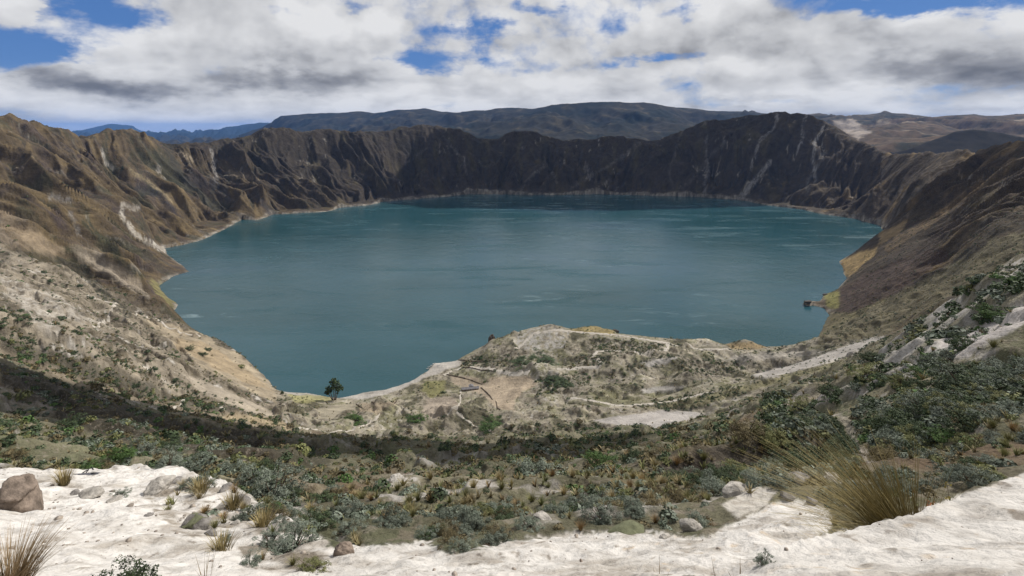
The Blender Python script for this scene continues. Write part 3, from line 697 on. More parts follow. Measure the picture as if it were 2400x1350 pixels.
    for q in ([(1225, 1200), (1300, 1200), (1310, 1228), (1235, 1238)], [(1480, 1180), (1580, 1170), (1600, 1195), (1500, 1205)], [(1650, 1170), (1760, 1135), (1800, 1150), (1700, 1190)], [(900, 1115), (980, 1112), (990, 1135), (910, 1140)], [(640, 1180), (720, 1190), (740, 1225), (670, 1215)], [(2110, 830), (2200, 800), (2240, 850), (2130, 870)]):
        c = put(c, C(.40, .37, .33), soft(zone(q, 9, 130, 12), 2) * sstep(-.25, .2, nC + nF * .6) * .85)
    lite = zone([(1690, 1185), (1760, 1140), (1820, 1150), (1800, 1182), (1730, 1215)], 10, 30, 5)
    c = put(c, C(.46, .42, .36), soft(lite) * .9)
    l = c.mean(-1, keepdims=True)
    c = c + (l - c) * ((.10 + .16 * (TY < 830)) * (1 - lm))[..., None]
    return c, lm
TINT, LEDGE = build_tint()

def build_terrain():
    verts = np.stack([TX, TY, TZ], -1).reshape(-1, 3)
    tint = TINT.reshape(-1, 3)
    I, J = np.meshgrid(np.arange(NY - 1), np.arange(NU - 1), indexing='ij')
    a = I * NU + J
    quads = np.stack([a, a + 1, a + 1 + NU, a + NU], -1)
    yc = TY[:-1, :-1]; uc_ = TU[:-1, :-1]
    reg = np.full(yc.shape, 3)
    reg[(yc >= 430) & (yc < 900) & (uc_ > -.46) & (uc_ < .70)] = 2
    reg[yc < 430] = 1
    reg[yc < 13] = 0
    deep = (SD[:-1, :-1] < -60)
    for k, (nm, lb) in enumerate([('ground', 'bare white pumice ground in front of the viewer'), ('slope', 'shrub covered slope falling from the white ground towards the lake'),
                                  ('shore', 'beige lake shore with beach, fields and low hillocks'), ('crater_wall', 'brown gullied crater wall rising round the lake')]):
        q = quads[(reg == k) & ~deep].reshape(-1, 4)
        used, inv = np.unique(q, return_inverse=True)
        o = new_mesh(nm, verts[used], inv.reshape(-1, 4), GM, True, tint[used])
        tag(o, lb, None, None, 'structure')
build_terrain()


# ---------------------------------------------------------------- lake
def build_lake():
    m = bpy.data.materials.new('lake_water'); m.use_nodes = True
    g = NT(m.node_tree); b = g.n['Principled BSDF']
    pos = g.node('ShaderNodeNewGeometry').outputs['Position']
    px, py, pz = g.sep(pos)
    big = g.noise(g.vmath('MULTIPLY', pos, (.0016, .0034, 1)), 1.0, 5, .55)
    streak = g.noise(g.vmath('MULTIPLY', pos, (.004, .016, 1)), 1.0, 7, .62, .6)
    c = g.ramp(big, [(.3, (.011, .046, .052)), (.55, (.019, .064, .077)), (.75, (.033, .076, .106))])
    sheen_noise = g.noise(g.vmath('MULTIPLY', pos, (.010, .034, 1)), 1.0, 8, .66, .5)
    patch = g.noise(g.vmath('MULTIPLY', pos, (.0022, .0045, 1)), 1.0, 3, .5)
    sheen = g.math('MULTIPLY', g.rng(sheen_noise, .55, .74), g.rng(patch, .50, .66))
    c = g.mix(g.math('MULTIPLY', sheen, .55), c, (.22, .30, .32))  # pale sheen of wind ripples painted into the water colour
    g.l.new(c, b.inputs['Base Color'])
    rough = g.math('MULTIPLY_ADD', g.rng(streak, .47, .72), .30, .10)
    g.l.new(rough, b.inputs['Roughness'])
    b.inputs['IOR'].default_value = 1.33
    b.inputs['Specular IOR Level'].default_value = .38
    wv = g.noise(g.vmath('MULTIPLY', pos, (1.0, 1.5, 1)), .22, 6, .62)
    wv2 = g.noise(pos, .035, 4, .6)
    h = g.math('ADD', g.math('MULTIPLY', wv, 1.0), g.math('MULTIPLY', wv2, 2.2))
    bump = g.node('ShaderNodeBump')
    g.put(bump.inputs['Strength'], .55)
    bump.inputs['Distance'].default_value = .55
    g.l.new(h, bump.inputs['Height']); g.l.new(bump.outputs[0], b.inputs['Normal'])
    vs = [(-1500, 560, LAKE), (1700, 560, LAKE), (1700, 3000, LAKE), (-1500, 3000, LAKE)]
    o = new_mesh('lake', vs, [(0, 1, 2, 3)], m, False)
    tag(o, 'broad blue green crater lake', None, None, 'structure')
build_lake()


# ---------------------------------------------------------------- country beyond the rim
def build_hills():
    HL = []
    def v(*p): HL.append(V(p))
    def h(*p): HL.append(list(p))
    h((-900, 3000, -420), (2900, 3000, -420))
    h((-900, 4200, -400), (500, 4200, -420), (900, 4500, -380), (1900, 4200, -330), (2200, 3000, -240), (2900, 3000, -200))
    v((-900, 318, 12000), (350, 330, 15000), (560, 330, 12000), (760, 325, 7500), (1000, 322, 6500), (1300, 322, 6000), (1550, 322, 6200))
    v((600, 318, 10500), (700, 300, 9500), (900, 292, 9000), (1080, 300, 7800), (1150, 285, 7600), (1300, 275, 7300), (1400, 290, 7000), (1600, 295, 7200), (1800, 300, 7400))
    v((560, 315, 13000), (610, 300, 12500), (640, 283, 12200), (660, 270, 12000), (700, 268, 12000), (720, 265, 12000), (800, 263, 11800), (840, 260, 11500), (880, 262, 11500), (930, 255, 11200), (960, 256, 11200), (1000, 253, 11000), (1020, 258, 11000),
      (1045, 265, 11000), (1080, 263, 11000), (1115, 257, 10600), (1150, 258, 10500), (1190, 252, 10300), (1220, 252, 10000), (1250, 254, 9800), (1290, 245, 9300), (1335, 240, 9000), (1380, 239, 9000), (1440, 238, 9000), (1530, 240, 9200), (1560, 248, 9500),
      (1600, 252, 9800), (1660, 258, 10000), (1720, 260, 10200), (1800, 264, 10500), (1880, 268, 10600))
    v((1880, 270, 10400), (1920, 264, 9800), (1960, 272, 9500), (2020, 270, 9300), (2060, 266, 9200), (2075, 259, 9200), (2095, 267, 9200), (2120, 266, 8800), (2150, 270, 8500), (2200, 278, 8300), (2250, 270, 8000), (2285, 268, 7800), (2330, 273, 7600), (2380, 266, 7400), (2400, 266, 7300), (2900, 262, 7000))
    v((1900, 300, 6500), (2000, 290, 6800), (2100, 285, 6500), (2250, 290, 6000), (2400, 290, 5600), (2900, 290, 5000))
    v((1940, 320, 5000), (2050, 335, 4600), (2100, 345, 4300), (2250, 330, 4300))
    v((2075, 362, 3450), (2140, 346, 3500), (2200, 322, 3600), (2240, 306, 3600), (2280, 302, 3600), (2310, 305, 3600), (2350, 312, 3550), (2400, 322, 3500), (2700, 330, 3400))
    h((2100, 4000, -230), (2240, 4100, -200), (2400, 4000, -180), (2900, 4000, -150))
    v((-900, 300, 30000), (0, 315, 32000), (170, 309, 32000), (210, 300, 32000), (260, 289, 32000), (290, 292, 32000), (312, 293, 32000), (325, 303, 32000), (355, 315, 31000), (420, 317, 30000), (480, 315, 28000), (540, 300, 26000), (570, 292, 25000), (620, 287, 24000), (700, 285, 24000))
    for k in (-1500,):
        h((-900, 45000, -1500), (2900, 45000, -1500))
    h((700, 16000, -500), (1500, 14000, -300), (2400, 12000, -300), (2900, 12000, -300))
    gU, gW = (-1.6, 1.4, 500), (log(2900), log(48000), 200)
    Z = solve_lines(HL, *gU, *gW)
    u = np.arange(-1.5, 1.35, .0026)
    Y = np.concatenate([rows(2950, 5000, .006), rows(5000, 13000, .0055), rows(13000, 46000, .02)])
    U, YY = np.meshgrid(u, Y); X = U * YY
    z = sample(Z, U, np.log(YY), gU[0], gU[1], gW[0], gW[1])
    wx = fbm(X / 2500, YY / 2500, 3, 401) * .5
    r1 = ridged(X / 2200 + wx, YY / 2600 + wx, 5, 411); r2 = ridged(X / 700 + wx, YY / 900, 4, 421)
    crest = np.ones_like(z)
    for ln in (HL[4], HL[5], HL[8], HL[10]):
        up = np.array([(q[0] - 1200) / F for q in ln]); yp = np.array([q[1] for q in ln])
        yl = np.interp(U, up, yp); ok = (U > up[0]) & (U < up[-1])
        crest = np.where(ok, np.minimum(crest, np.clip(np.abs(YY / yl - 1) / .12, .1, 1)), crest)
    sc_ = YY / 9000
    z = z + crest * ((r1 - .74) * 330 * np.clip(sc_, .3, 1.6) + (r2 - .70) * 150 * np.clip(sc_, .4, 1.6)) * sstep(3000, 4200, YY)
    nA = fbm(X / 900, YY / 900, 5, 431, .6); nB = fbm(X / 260, YY / 260, 5, 441, .6)
    c = np.zeros(X.shape + (3,), np.float32) + C(.085, .068, .045)
    def put(c, col, m): return c + (col - c) * np.clip(m, 0, 1)[..., None]
    c = put(c, C(.045, .045, .030), sstep(-.1, .3, nA))
    c = put(c, C(.17, .125, .07), sstep(.12, .4, nB - nA * .4))
    rt = sstep(.52, .62, U) * sstep(3700, 4300, YY)
    c = put(c, C(.15, .105, .068), rt * sstep(-.35, .3, nB) * (YY < 7500))
    px, py = 1200 + F * U, HY - F * z / YY
    m = inside([(1950, 285), (1995, 278), (2040, 312), (2010, 325), (1965, 300)], px + nB * 25, py + nA * 10)
    c = put(c, C(.40, .34, .28), soft(m, 1))
    pale = sstep(.30, .42, fbm(X / 500, YY / 900, 4, 451, .6)) * rt
    c = put(c, C(.36, .30, .23), pale * .8)
    darkh = (YY > 3300) & (YY < 4000) & (U > .7)
    c = put(c, C(.05, .038, .028), soft(darkh, 3) * .9)
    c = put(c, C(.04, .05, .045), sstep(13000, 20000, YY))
    c = c * (.40 + .28 * rt)[..., None] * (np.array([.84, .98, 1.12]) * (1 - rt[..., None]) + rt[..., None])  # shade of clouds put into the hill colour, deeper and bluer towards the left
    ny, nu = X.shape
    I, J = np.meshgrid(np.arange(ny - 1), np.arange(nu - 1), indexing='ij'); a = I * nu + J
    q = np.stack([a, a + 1, a + 1 + nu, a + nu], -1)
    V3 = np.stack([X, YY, z], -1).reshape(-1, 3)
    parts = [('hills', 'brown and blue grey hills beyond the crater rim', YY[:-1, :-1] < 14000), ('mountains', 'far blue mountains on the horizon', YY[:-1, :-1] >= 14000)]
    for nm, lb, msk in parts:
        qq = q[msk].reshape(-1, 4)
        used, inv = np.unique(qq, return_inverse=True)
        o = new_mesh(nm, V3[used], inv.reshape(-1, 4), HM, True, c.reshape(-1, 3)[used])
        tag(o, lb, None, None, 'structure')
def hill_material():
    m = bpy.data.materials.new('hill_turf'); m.use_nodes = True
    g = NT(m.node_tree); b = g.n['Principled BSDF']
    at = g.node('ShaderNodeAttribute', attribute_name='tint')
    pos = g.node('ShaderNodeNewGeometry').outputs['Position']
    n1 = g.noise(pos, .012, 9, .65)
    c = g.mix(1.0, at.outputs['Color'], g.ramp(n1, [(.3, (.5, .5, .5)), (.5, (1, 1, 1)), (.7, (1.4, 1.4, 1.4))]), 'MULTIPLY')
    g.l.new(c, b.inputs['Base Color'])
    b.inputs['Roughness'].default_value = 1.0
    b.inputs['Specular IOR Level'].default_value = .05
    return m
HM = hill_material()
build_hills()

# plain reaching to the horizon under everything
def build_plain():
    m = bpy.data.materials.new('plain_soil'); m.use_nodes = True
    g = NT(m.node_tree); b = g.n['Principled BSDF']
    pos = g.node('ShaderNodeNewGeometry').outputs['Position']
    c = g.ramp(g.noise(pos, .0008, 6, .6), [(.3, (.05, .055, .035)), (.7, (.12, .10, .06))])
    g.l.new(c, b.inputs['Base Color']); b.inputs['Roughness'].default_value = 1
    s = 70000
    o = new_mesh('terrain', [(-s, -3000, -1510), (s, -3000, -1510), (s, 75000, -1510), (-s, 75000, -1510)], [(0, 1, 2, 3)], m, False)
    tag(o, 'low country reaching to the horizon', None, None, 'structure')
build_plain()

def build_haze():
    me_v = [(-72000, -3500, -1512), (72000, -3500, -1512), (72000, 76000, -1512), (-72000, 76000, -1512), (-72000, -3500, 620), (72000, -3500, 620), (72000, 76000, 620), (-72000, 76000, 620)]
    fs = [(0, 3, 2, 1), (4, 5, 6, 7), (0, 1, 5, 4), (1, 2, 6, 5), (2, 3, 7, 6), (3, 0, 4, 7)]
    m = bpy.data.materials.new('haze_air'); m.use_nodes = True
    g = NT(m.node_tree); g.n.remove(g.n['Principled BSDF'])
    v = g.node('ShaderNodeVolumePrincipled')
    v.inputs['Color'].default_value = (.20, .44, 1.0, 1)
    v.inputs['Density'].default_value = 1.5e-5
    g.l.new(v.outputs[0], g.n['Material Output'].inputs['Volume'])
    o = new_mesh('haze', me_v, fs, m, False)
    tag(o, 'thin blue air between the viewer and the far hills', None, None, 'stuff')
build_haze()


# ---------------------------------------------------------------- unseen clouds added to throw shade on the far wall, right wall and slope
def build_shade_clouds():
    m = bpy.data.materials.new('cloud_white'); m.use_nodes = True
    b = m.node_tree.nodes['Principled BSDF']
    b.inputs['Base Color'].default_value = (.85, .85, .87, 1); b.inputs['Roughness'].default_value = 1
    b.inputs['Specular IOR Level'].default_value = 0
    for i, (tx, ty, tz, rx, ry, alt, rot) in enumerate([(620, 2890, -80, 1050, 520, 1500, 0), (1420, 1330, -40, 300, 350, 1500, .2), (-120, 230, -150, 165, 138, 720, -.22)]):
        t = (alt - tz) / SUND[2]
        cx, cy = tx + SUND[0] * t, ty + SUND[1] * t
        n = 140
        th = np.linspace(0, 2 * pi, n, endpoint=False); la = np.linspace(-pi / 2, pi / 2, 40)
        T, L = np.meshgrid(th, la)
        x, y, z = np.cos(T) * np.cos(L), np.sin(T) * np.cos(L), np.sin(L)
        k = 1 + (.32 if i < 2 else .55) * fbm(x * 1.6 + 9 * i + z, y * 1.6 + z * .7, 5, 500 + i, .6)
        z = np.where(z > 0, z * .45, z * .12) * min(rx, ry)
        X = x * rx * k; Y = y * ry * k
        P = np.stack([cx + X * cos(rot) - Y * sin(rot), cy + X * sin(rot) + Y * cos(rot), alt + z * k], -1).reshape(-1, 3)
        I, J = np.meshgrid(np.arange(39), np.arange(n), indexing='ij')
        a = I * n + J; bq = I * n + (J + 1) % n
        o = new_mesh('cloud', P, np.stack([a, bq, bq + n, a + n], -1).reshape(-1, 4), m)
        tag(o, ['wide cloud high over the far crater wall', 'long cloud high over the steep crater side', 'small cloud high over the shrub slope'][i], None, None, 'stuff')
build_shade_clouds()


# ---------------------------------------------------------------- looking things up on the terrain
RMIN = np.minimum.accumulate(PY, axis=0)
VIS = PY <= RMIN + 1e-3
VISN = PY <= RMIN + 14
def zat(x, y):
    u = np.asarray(x) / np.asarray(y); w = np.asarray(y)
    j = np.clip(np.searchsorted(UC, u) - 1, 0, NU - 2); i = np.clip(np.searchsorted(YR, w) - 1, 0, NY - 2)
    fu = (u - UC[j]) / (UC[j + 1] - UC[j]); fy = (w - YR[i]) / (YR[i + 1] - YR[i])
    return (TZ[i, j] * (1 - fu) + TZ[i, j + 1] * fu) * (1 - fy) + (TZ[i + 1, j] * (1 - fu) + TZ[i + 1, j + 1] * fu) * fy
def pick(px, py, ymin=2.3):
    """the ground point seen at that place of the photograph"""
    j = int(np.argmin(np.abs(UC - (px - 1200) / F)))
    ok = np.nonzero((PY[:, j] <= py) & (YR > ymin))[0]
    i = ok[0] if len(ok) else NY - 2
    Y = YR[i]
    x = (px - 1200) / F * Y
    return np.array([x, Y, float(zat(x, Y))])

# ---------------------------------------------------------------- plant materials
def leaf_material(name, rough=.75, trans=.25):
    m = bpy.data.materials.new(name); m.use_nodes = True
    g = NT(m.node_tree); b = g.n['Principled BSDF']
    at = g.node('ShaderNodeAttribute', attribute_name='tint')
    oi = g.node('ShaderNodeObjectInfo')
    k = g.rng(oi.outputs['Random'], 0, 1, .78, 1.22, 'LINEAR')
    c = g.vmath('SCALE', at.outputs['Color']); g.put(c.node.inputs['Scale'], k)
    g.l.new(c, b.inputs['Base Color'])
    b.inputs['Roughness'].default_value = rough
    b.inputs['Specular IOR Level'].default_value = .25
    return m
LEAF = leaf_material('leaf')
def plain_material(name, col, scale=3.0, var=.35, rough=.9, bump=.0):
    m = bpy.data.materials.new(name); m.use_nodes = True
    g = NT(m.node_tree); b = g.n['Principled BSDF']
    pos = g.node('ShaderNodeNewGeometry').outputs['Position']
    n = g.noise(pos, scale, 7, .62)
    a = tuple(q * (1 - var) for q in col); d = tuple(min(1, q * (1 + var)) for q in col)
    g.l.new(g.ramp(n, [(.3, a), (.7, d)]), b.inputs['Base Color'])
    b.inputs['Roughness'].default_value = rough; b.inputs['Specular IOR Level'].default_value = .15
    if bump:
        bn = g.node('ShaderNodeBump'); bn.inputs['Strength'].default_value = .6; bn.inputs['Distance'].default_value = bump
        g.l.new(g.noise(pos, scale * 3, 8, .65), bn.inputs['Height']); g.l.new(bn.outputs[0], b.inputs['Normal'])
    return m
STEM = plain_material('stem_bark', (.11, .085, .06), 9)
rng = np.random.default_rng(11)

def quads_from(centres, normals, sizes, asp=.5, rnd=None):
    """leaf shaped quads at the given centres"""
    r = rnd or rng
    n = len(centres)
    t = r.normal(size=(n, 3)); t -= normals * (t * normals).sum(1, keepdims=True)
    t /= np.linalg.norm(t, axis=1, keepdims=True) + 1e-9
    s = np.cross(normals, t)
    L = sizes[:, None]
    v = np.stack([centres - t * L, centres + s * L * asp + normals * L * .1, centres + t * L, centres - s * L * asp + normals * L * .1], 1)
    return v.reshape(-1, 3), np.arange(4 * n).reshape(-1, 4)

def tube(p0, p1, r0, r1, k=5):
    p0, p1 = np.array(p0, float), np.array(p1, float)
    d = p1 - p0; d /= np.linalg.norm(d) + 1e-9
    a = np.cross(d, [0.3, .9, .2]); a /= np.linalg.norm(a); b = np.cross(d, a)
    th = np.linspace(0, 2 * pi, k, endpoint=False)
    ring = np.cos(th)[:, None] * a + np.sin(th)[:, None] * b
    v = np.concatenate([p0 + ring * r0, p1 + ring * r1])
    f = [(i, (i + 1) % k, k + (i + 1) % k, k + i) for i in range(k)]
    return v, np.array(f)
def join(parts):
    vs, fs, n = [], [], 0
    for v, f in parts:
        vs.append(v); fs.append(np.asarray(f) + n); n += len(v)
    return np.concatenate(vs), np.concatenate(fs)

def shrub_meshes(name, seed, base, tip, nclump=46, per=54, leaf=.05, flat=.85, open_=.0):
    r = np.random.default_rng(seed)
    ph = r.uniform(0, 2 * pi, nclump); u = r.uniform(-.05, 1, nclump)
    rad = r.uniform(.55, 1.0, nclump)
    d = np.stack([np.cos(ph) * np.sqrt(1 - np.clip(u, 0, 1) ** 2), np.sin(ph) * np.sqrt(1 - np.clip(u, 0, 1) ** 2), np.clip(u, 0, 1) * flat + .08], 1)
    lob = 1 + .28 * np.sin(ph * 2 + seed) + .15 * np.sin(ph * 5 + seed * 2)
    cc = d * (rad * lob)[:, None]
    q = r.normal(size=(nclump, per, 3)); q /= np.linalg.norm(q, axis=2, keepdims=True)
    q[..., 2] = np.abs(q[..., 2]) * .9 - .25
    cr = r.uniform(.11, .22, nclump)
    pts = (cc[:, None] + q * (cr[:, None] * r.uniform(.5, 1.1, (nclump, per)))[..., None]).reshape(-1, 3)
    nrm = (q * .8 + d[:, None] * .5 + r.normal(size=q.shape) * .5 + np.array([0, 0, .35])).reshape(-1, 3)
    nrm /= np.linalg.norm(nrm, axis=1, keepdims=True)
    pts[:, 2] = np.maximum(pts[:, 2], -.02)
    v, f = quads_from(pts, nrm, leaf * r.uniform(.6, 1.25, len(pts)), .48, r)
    kk = np.repeat(r.uniform(0, 1, nclump), per) * .5 + r.uniform(0, 1, len(pts)) * .5
    col = np.array(base) + (np.array(tip) - np.array(base)) * kk[:, None]
    foliage = new_mesh('foliage', v, f, LEAF, False, np.repeat(col, 4, 0), link=False)
    tw = []
    for c in cc[::5]:
        m = c * .5 + np.array([0, 0, -.05])
        tw += [tube((0, 0, -.1), m, .035, .022), tube(m, c, .022, .010)]
    v, f = join(tw)
    stems = new_mesh('stems', v, f, STEM, True, link=False)
    return foliage, stems
PAL = {'silver': ((.050, .066, .043), (.215, .240, .190)), 'dark': ((.020, .032, .014), (.075, .105, .045)), 'brown': ((.055, .045, .022), (.17, .135, .065)), 'bright': ((.026, .055, .014), (.095, .155, .042)), 'olive': ((.06, .068, .022), (.19, .19, .075))}
KINDS = {}
for i, (k, nv) in enumerate((('silver', 4), ('dark', 3), ('brown', 3), ('bright', 2), ('olive', 3))):
    KINDS[k] = [shrub_meshes(k, 100 * i + 7 * j + 3, *PAL[k], nclump=[95, 120, 80, 105][j], leaf=.041 if k != 'brown' else .036, flat=[.85, .7, .95, .8][j]) for j in range(nv)]

def tussock_mesh(seed, n=260, lean=(0, 0), spread=.75, h=1.0, base=(.07, .075, .025), tip=(.34, .27, .13), width=.012, droop=.5, seg=5):
    r = np.random.default_rng(seed)
    ph = r.uniform(0, 2 * pi, n); out = r.uniform(0, 1, n) ** .7 * spread; ln = h * r.uniform(.6, 1.1, n)
    root = np.stack([np.cos(ph), np.sin(ph)], 1) * (r.uniform(0, .16, n))[:, None]
    dirx = np.cos(ph) * out + lean[0] + r.normal(size=n) * .08; diry = np.sin(ph) * out + lean[1] + r.normal(size=n) * .08
    vs, cs = [], []
    side = np.stack([-np.sin(ph + r.uniform(-.8, .8, n)), np.cos(ph + r.uniform(-.8, .8, n)), np.zeros(n)], 1)
    kk = r.uniform(0, 1, n)
    for s in range(seg + 1):
        t = s / seg
        x = root[:, 0] + dirx * ln * t * (.75 + .6 * t * droop)
        y = root[:, 1] + diry * ln * t * (.75 + .6 * t * droop)
        z = ln * (t - droop * .42 * t * t * (np.hypot(dirx, diry) + .3)) - .03
        p = np.stack([x, y, z], 1)
        wd = width * (1 - t * .85)
        vs += [p - side * wd, p + side * wd]
        col = np.array(base) + (np.array(tip) - np.array(base)) * np.clip(t * .7 + kk * .5, 0, 1)[:, None]
        cs += [col, col]
    V_ = np.stack(vs, 1).reshape(-1, 3); C_ = np.stack(cs, 1).reshape(-1, 3)
    w = 2 * (seg + 1)
    f = np.array([(2 * s, 2 * s + 1, 2 * s + 3, 2 * s + 2) for s in range(seg)])
    F_ = (np.arange(n)[:, None, None] * w + f[None]).reshape(-1, 4)
    return V_, F_, C_
TUS = []
for i in range(4):
    pal = [((.075, .075, .028), (.36, .29, .14)), ((.09, .08, .035), (.42, .34, .19)), ((.055, .068, .022), (.24, .22, .09)), ((.08, .06, .03), (.33, .22, .10))][i]
    TUS.append(new_mesh('tussock', *tussock_mesh(40 + i, 150, spread=.8, base=pal[0], tip=pal[1], width=.022, seg=3)[:2], LEAF, False, tussock_mesh(40 + i, 150, spread=.8, base=pal[0], tip=pal[1], width=.022, seg=3)[2], link=False))

def thing(name, label, cat, loc, rz=0, sc=1, group=None):
    o = bpy.data.objects.new(name, None); COL.objects.link(o)
    o.location = loc; o.rotation_euler = (0, 0, rz); o.scale = (sc, sc, sc) if np.isscalar(sc) else sc
    o.empty_display_size = .3
    return tag(o, label, cat, group)
def child(parent, name, me):
    o = bpy.data.objects.new(name, me); COL.objects.link(o); o.parent = parent
    return o
def place_shrub(kind, p, r, label, group=None, parts=True, hs=1.0, name='shrub', cat='shrub'):
    fo, st = KINDS[kind][rng.integers(len(KINDS[kind]))]
    loc = (p[0], p[1], p[2] - .06 * r); rz = rng.uniform(0, 6.28)
    if parts:
        t = thing(name, label, cat, loc, rz, (r, r, r * hs), group)
        child(t, 'foliage', fo); child(t, 'stems', st)
        return t
    o = bpy.data.objects.new(name, fo); COL.objects.link(o)
    o.location = loc; o.rotation_euler = (0, 0, rz); o.scale = (r, r, r * hs)
    return tag(o, label, cat, group)

# ---------------------------------------------------------------- vegetation scattered over the slopes
NAv = fbm(TX / 22, TY / 22, 4, 611); NBv = fbm(TX / 5, TY / 5, 3, 621)
CELL = np.zeros_like(TX)
CELL[:-1, :-1] = (TX[:-1, 1:] - TX[:-1, :-1]) * (TY[1:, :-1] - TY[:-1, :-1])
PALE = soft((TINT.mean(-1) > .215), 1)
BARE = sstep(.4, .75, PALE)
def scatter(dens, mask=VISN):
    ex = np.where(mask & (np.abs(TU) < 1.12), dens * CELL, 0)
    hit = rng.random(ex.shape) < ex
    i, j = np.nonzero(hit)
    x = TX[i, j] + rng.uniform(-.5, .5, len(i)) * (TX[i, np.minimum(j + 1, NU - 1)] - TX[i, j]); y = TY[i, j]
    return x, y, zat(x, y), PX[i, j], PY[i, j], TINT[i, j]
OFF = 1 - sstep(.15, .5, LEDGE)
nearz = (TY < 135) * (TY > 6.5) * OFF
inscarp = inside([(1480, 1118), (1640, 1056), (1900, 1010), (1990, 1038), (1965, 1085), (1800, 1108), (1640, 1122)], PX, PY) & (TY > 36) & (TY < 60)
trail = inside([(1950, 955), (1985, 960), (2030, 1040), (2065, 1090), (2020, 1095), (1975, 1030)], PX, PY)
clear = 1 - np.maximum(soft(inscarp) * .45, soft(trail))
rr = (TU > .50) & (TY > 30)
clump = np.where(rr, sstep(-.22, .12, NAv + .5 * NBv), sstep(-.55, .1, NAv + .45 * NBv))
bandv = soft(zone([(330, 1150), (420, 1120), (560, 1150), (690, 1230), (770, 1300), (720, 1335), (600, 1335), (545, 1270), (430, 1258), (370, 1210)], 6, 30, 8), 2)
d1 = nearz * (.85 * (1 - sstep(14, 70, TY)) + .16) * (1 + 3.2 * rr + 1.6 * ((TU < -.45) & (TY > 28))) * clump * (1 - BARE * np.where(rr, .62, .8)) * clear + bandv * .30 * (NBv > -.05)
x1, y1, z1, px1, py1, t1 = scatter(d1)
r1 = np.exp(rng.normal(-.62, .50, len(x1))) * np.where((px1 > 1800) & (y1 > 30), 1.3, 1.0) * np.interp(y1, [7, 15, 60, 130], [.40, .60, .95, 1.3])
d2 = ((TY > 135) & (TY < 470)) * .055 * sstep(-.35, .2, NAv + .5 * NBv) * (1 - BARE * .85)
x2, y2, z2, px2, py2, t2 = scatter(d2)
r2 = np.exp(rng.normal(.30, .38, len(x2)))
lh = (TU < -.40) & (TY > 300) & (TY < 830)
SCR = [[(0, 700), (140, 765), (300, 835), (480, 900), (640, 980), (560, 978), (380, 945), (180, 890), (0, 820)], [(1340, 838), (1400, 833), (1440, 850), (1395, 860), (1340, 858)], [(1430, 868), (1560, 830), (1600, 838), (1500, 868), (1420, 888)], [(1255, 882), (1400, 868), (1380, 902), (1260, 930)],
       [(1380, 788), (1560, 805), (1540, 832), (1390, 822)], [(1470, 955), (1700, 905), (1780, 915), (1600, 960)], [(1600, 840), (1740, 845), (1720, 880), (1600, 880)], [(1180, 1000), (1400, 985), (1420, 1015), (1200, 1020)], [(1080, 840), (1200, 830), (1200, 860), (1090, 860)]]
scrub = np.zeros(TX.shape, np.float32)
for q in SCR: scrub = np.maximum(scrub, soft(zone(q, 300, 900, 8), 1))
d3 = lh * (.030 + .11 * scrub) * sstep(-.25, .25, NAv + .7 * NBv) * (1 - BARE * .88)
x3, y3, z3, px3, py3, t3 = scatter(d3)
r3 = np.exp(rng.normal(.35, .42, len(x3)))
bs = (TY > 470) & (TY < 870) & (TU > -.42) & (TU < .72) & (SD > 22)
d4 = bs * (.034 * sstep(.0, .3, NAv + .6 * NBv) + .16 * scrub * sstep(-.3, .1, NBv)) * (1 - BARE * .95)
x4, y4, z4, px4, py4, t4 = scatter(d4)
r4 = np.exp(rng.normal(.25, .42, len(x4)))
rw = (TU > .45) & (TY > 250) & (TY < 1250) & (SD > 10)
d5 = rw * .018 * sstep(-.2, .3, NAv + .6 * NBv)
x5, y5, z5, px5, py5, t5 = scatter(d5)
r5 = np.exp(rng.normal(.2, .35, len(x5)))
wl = (TU < -.3) & (TY > 830) & (TY < 2300) & (WALL > .3)
d6 = wl * .0022 * sstep(.0, .4, NAv + .5 * NBv)
x6, y6, z6, px6, py6, t6 = scatter(d6)
r6 = np.exp(rng.normal(.75, .35, len(x6)))
def cat_(*a): return np.concatenate(a)
SX, SY, SZ = cat_(x1, x2, x3, x4, x5, x6), cat_(y1, y2, y3, y4, y5, y6), cat_(z1, z2, z3, z4, z5, z6)
SPX, SPY = cat_(px1, px2, px3, px4, px5, px6), cat_(py1, py2, py3, py4, py5, py6)
SR = cat_(r1, r2, r3, r4, r5, r6)
SR = np.minimum(SR, np.where(SY < 24, 34., 46.) / F * SY)
kk = rng.random(len(SX))
kindv = np.where(kk < .22, 'silver', np.where(kk < .60, 'dark', np.where(kk < .80, 'brown', np.where(kk < .86, 'bright', 'olive')))).astype(object)
front = (SY < 60) & (kk > .30) & (kk < .46)
kindv[front] = 'silver'
far_ = SY > 300
kindv[(SY < 26) & (kindv == 'bright')] = 'silver'
nr = (SY < 24) & (kindv == 'dark') & (rng.random(len(SX)) < .7)
kindv[nr] = 'silver'
rs = (SPX > 1800) & (SY > 30) & (kk > .6) & (kk < .78)
kindv[rs] = 'dark'
kindv[far_ & (kindv == 'silver')] = 'dark'
nt = (SPX > 600) & (SPX < 1700) & (SY > 60) & (SY < 440)
kindv[nt & (kindv == 'silver') & (kk < .18)] = 'brown'
print('shrubs', len(SX), [len(q) for q in (x1, x2, x3, x4, x5, x6)])

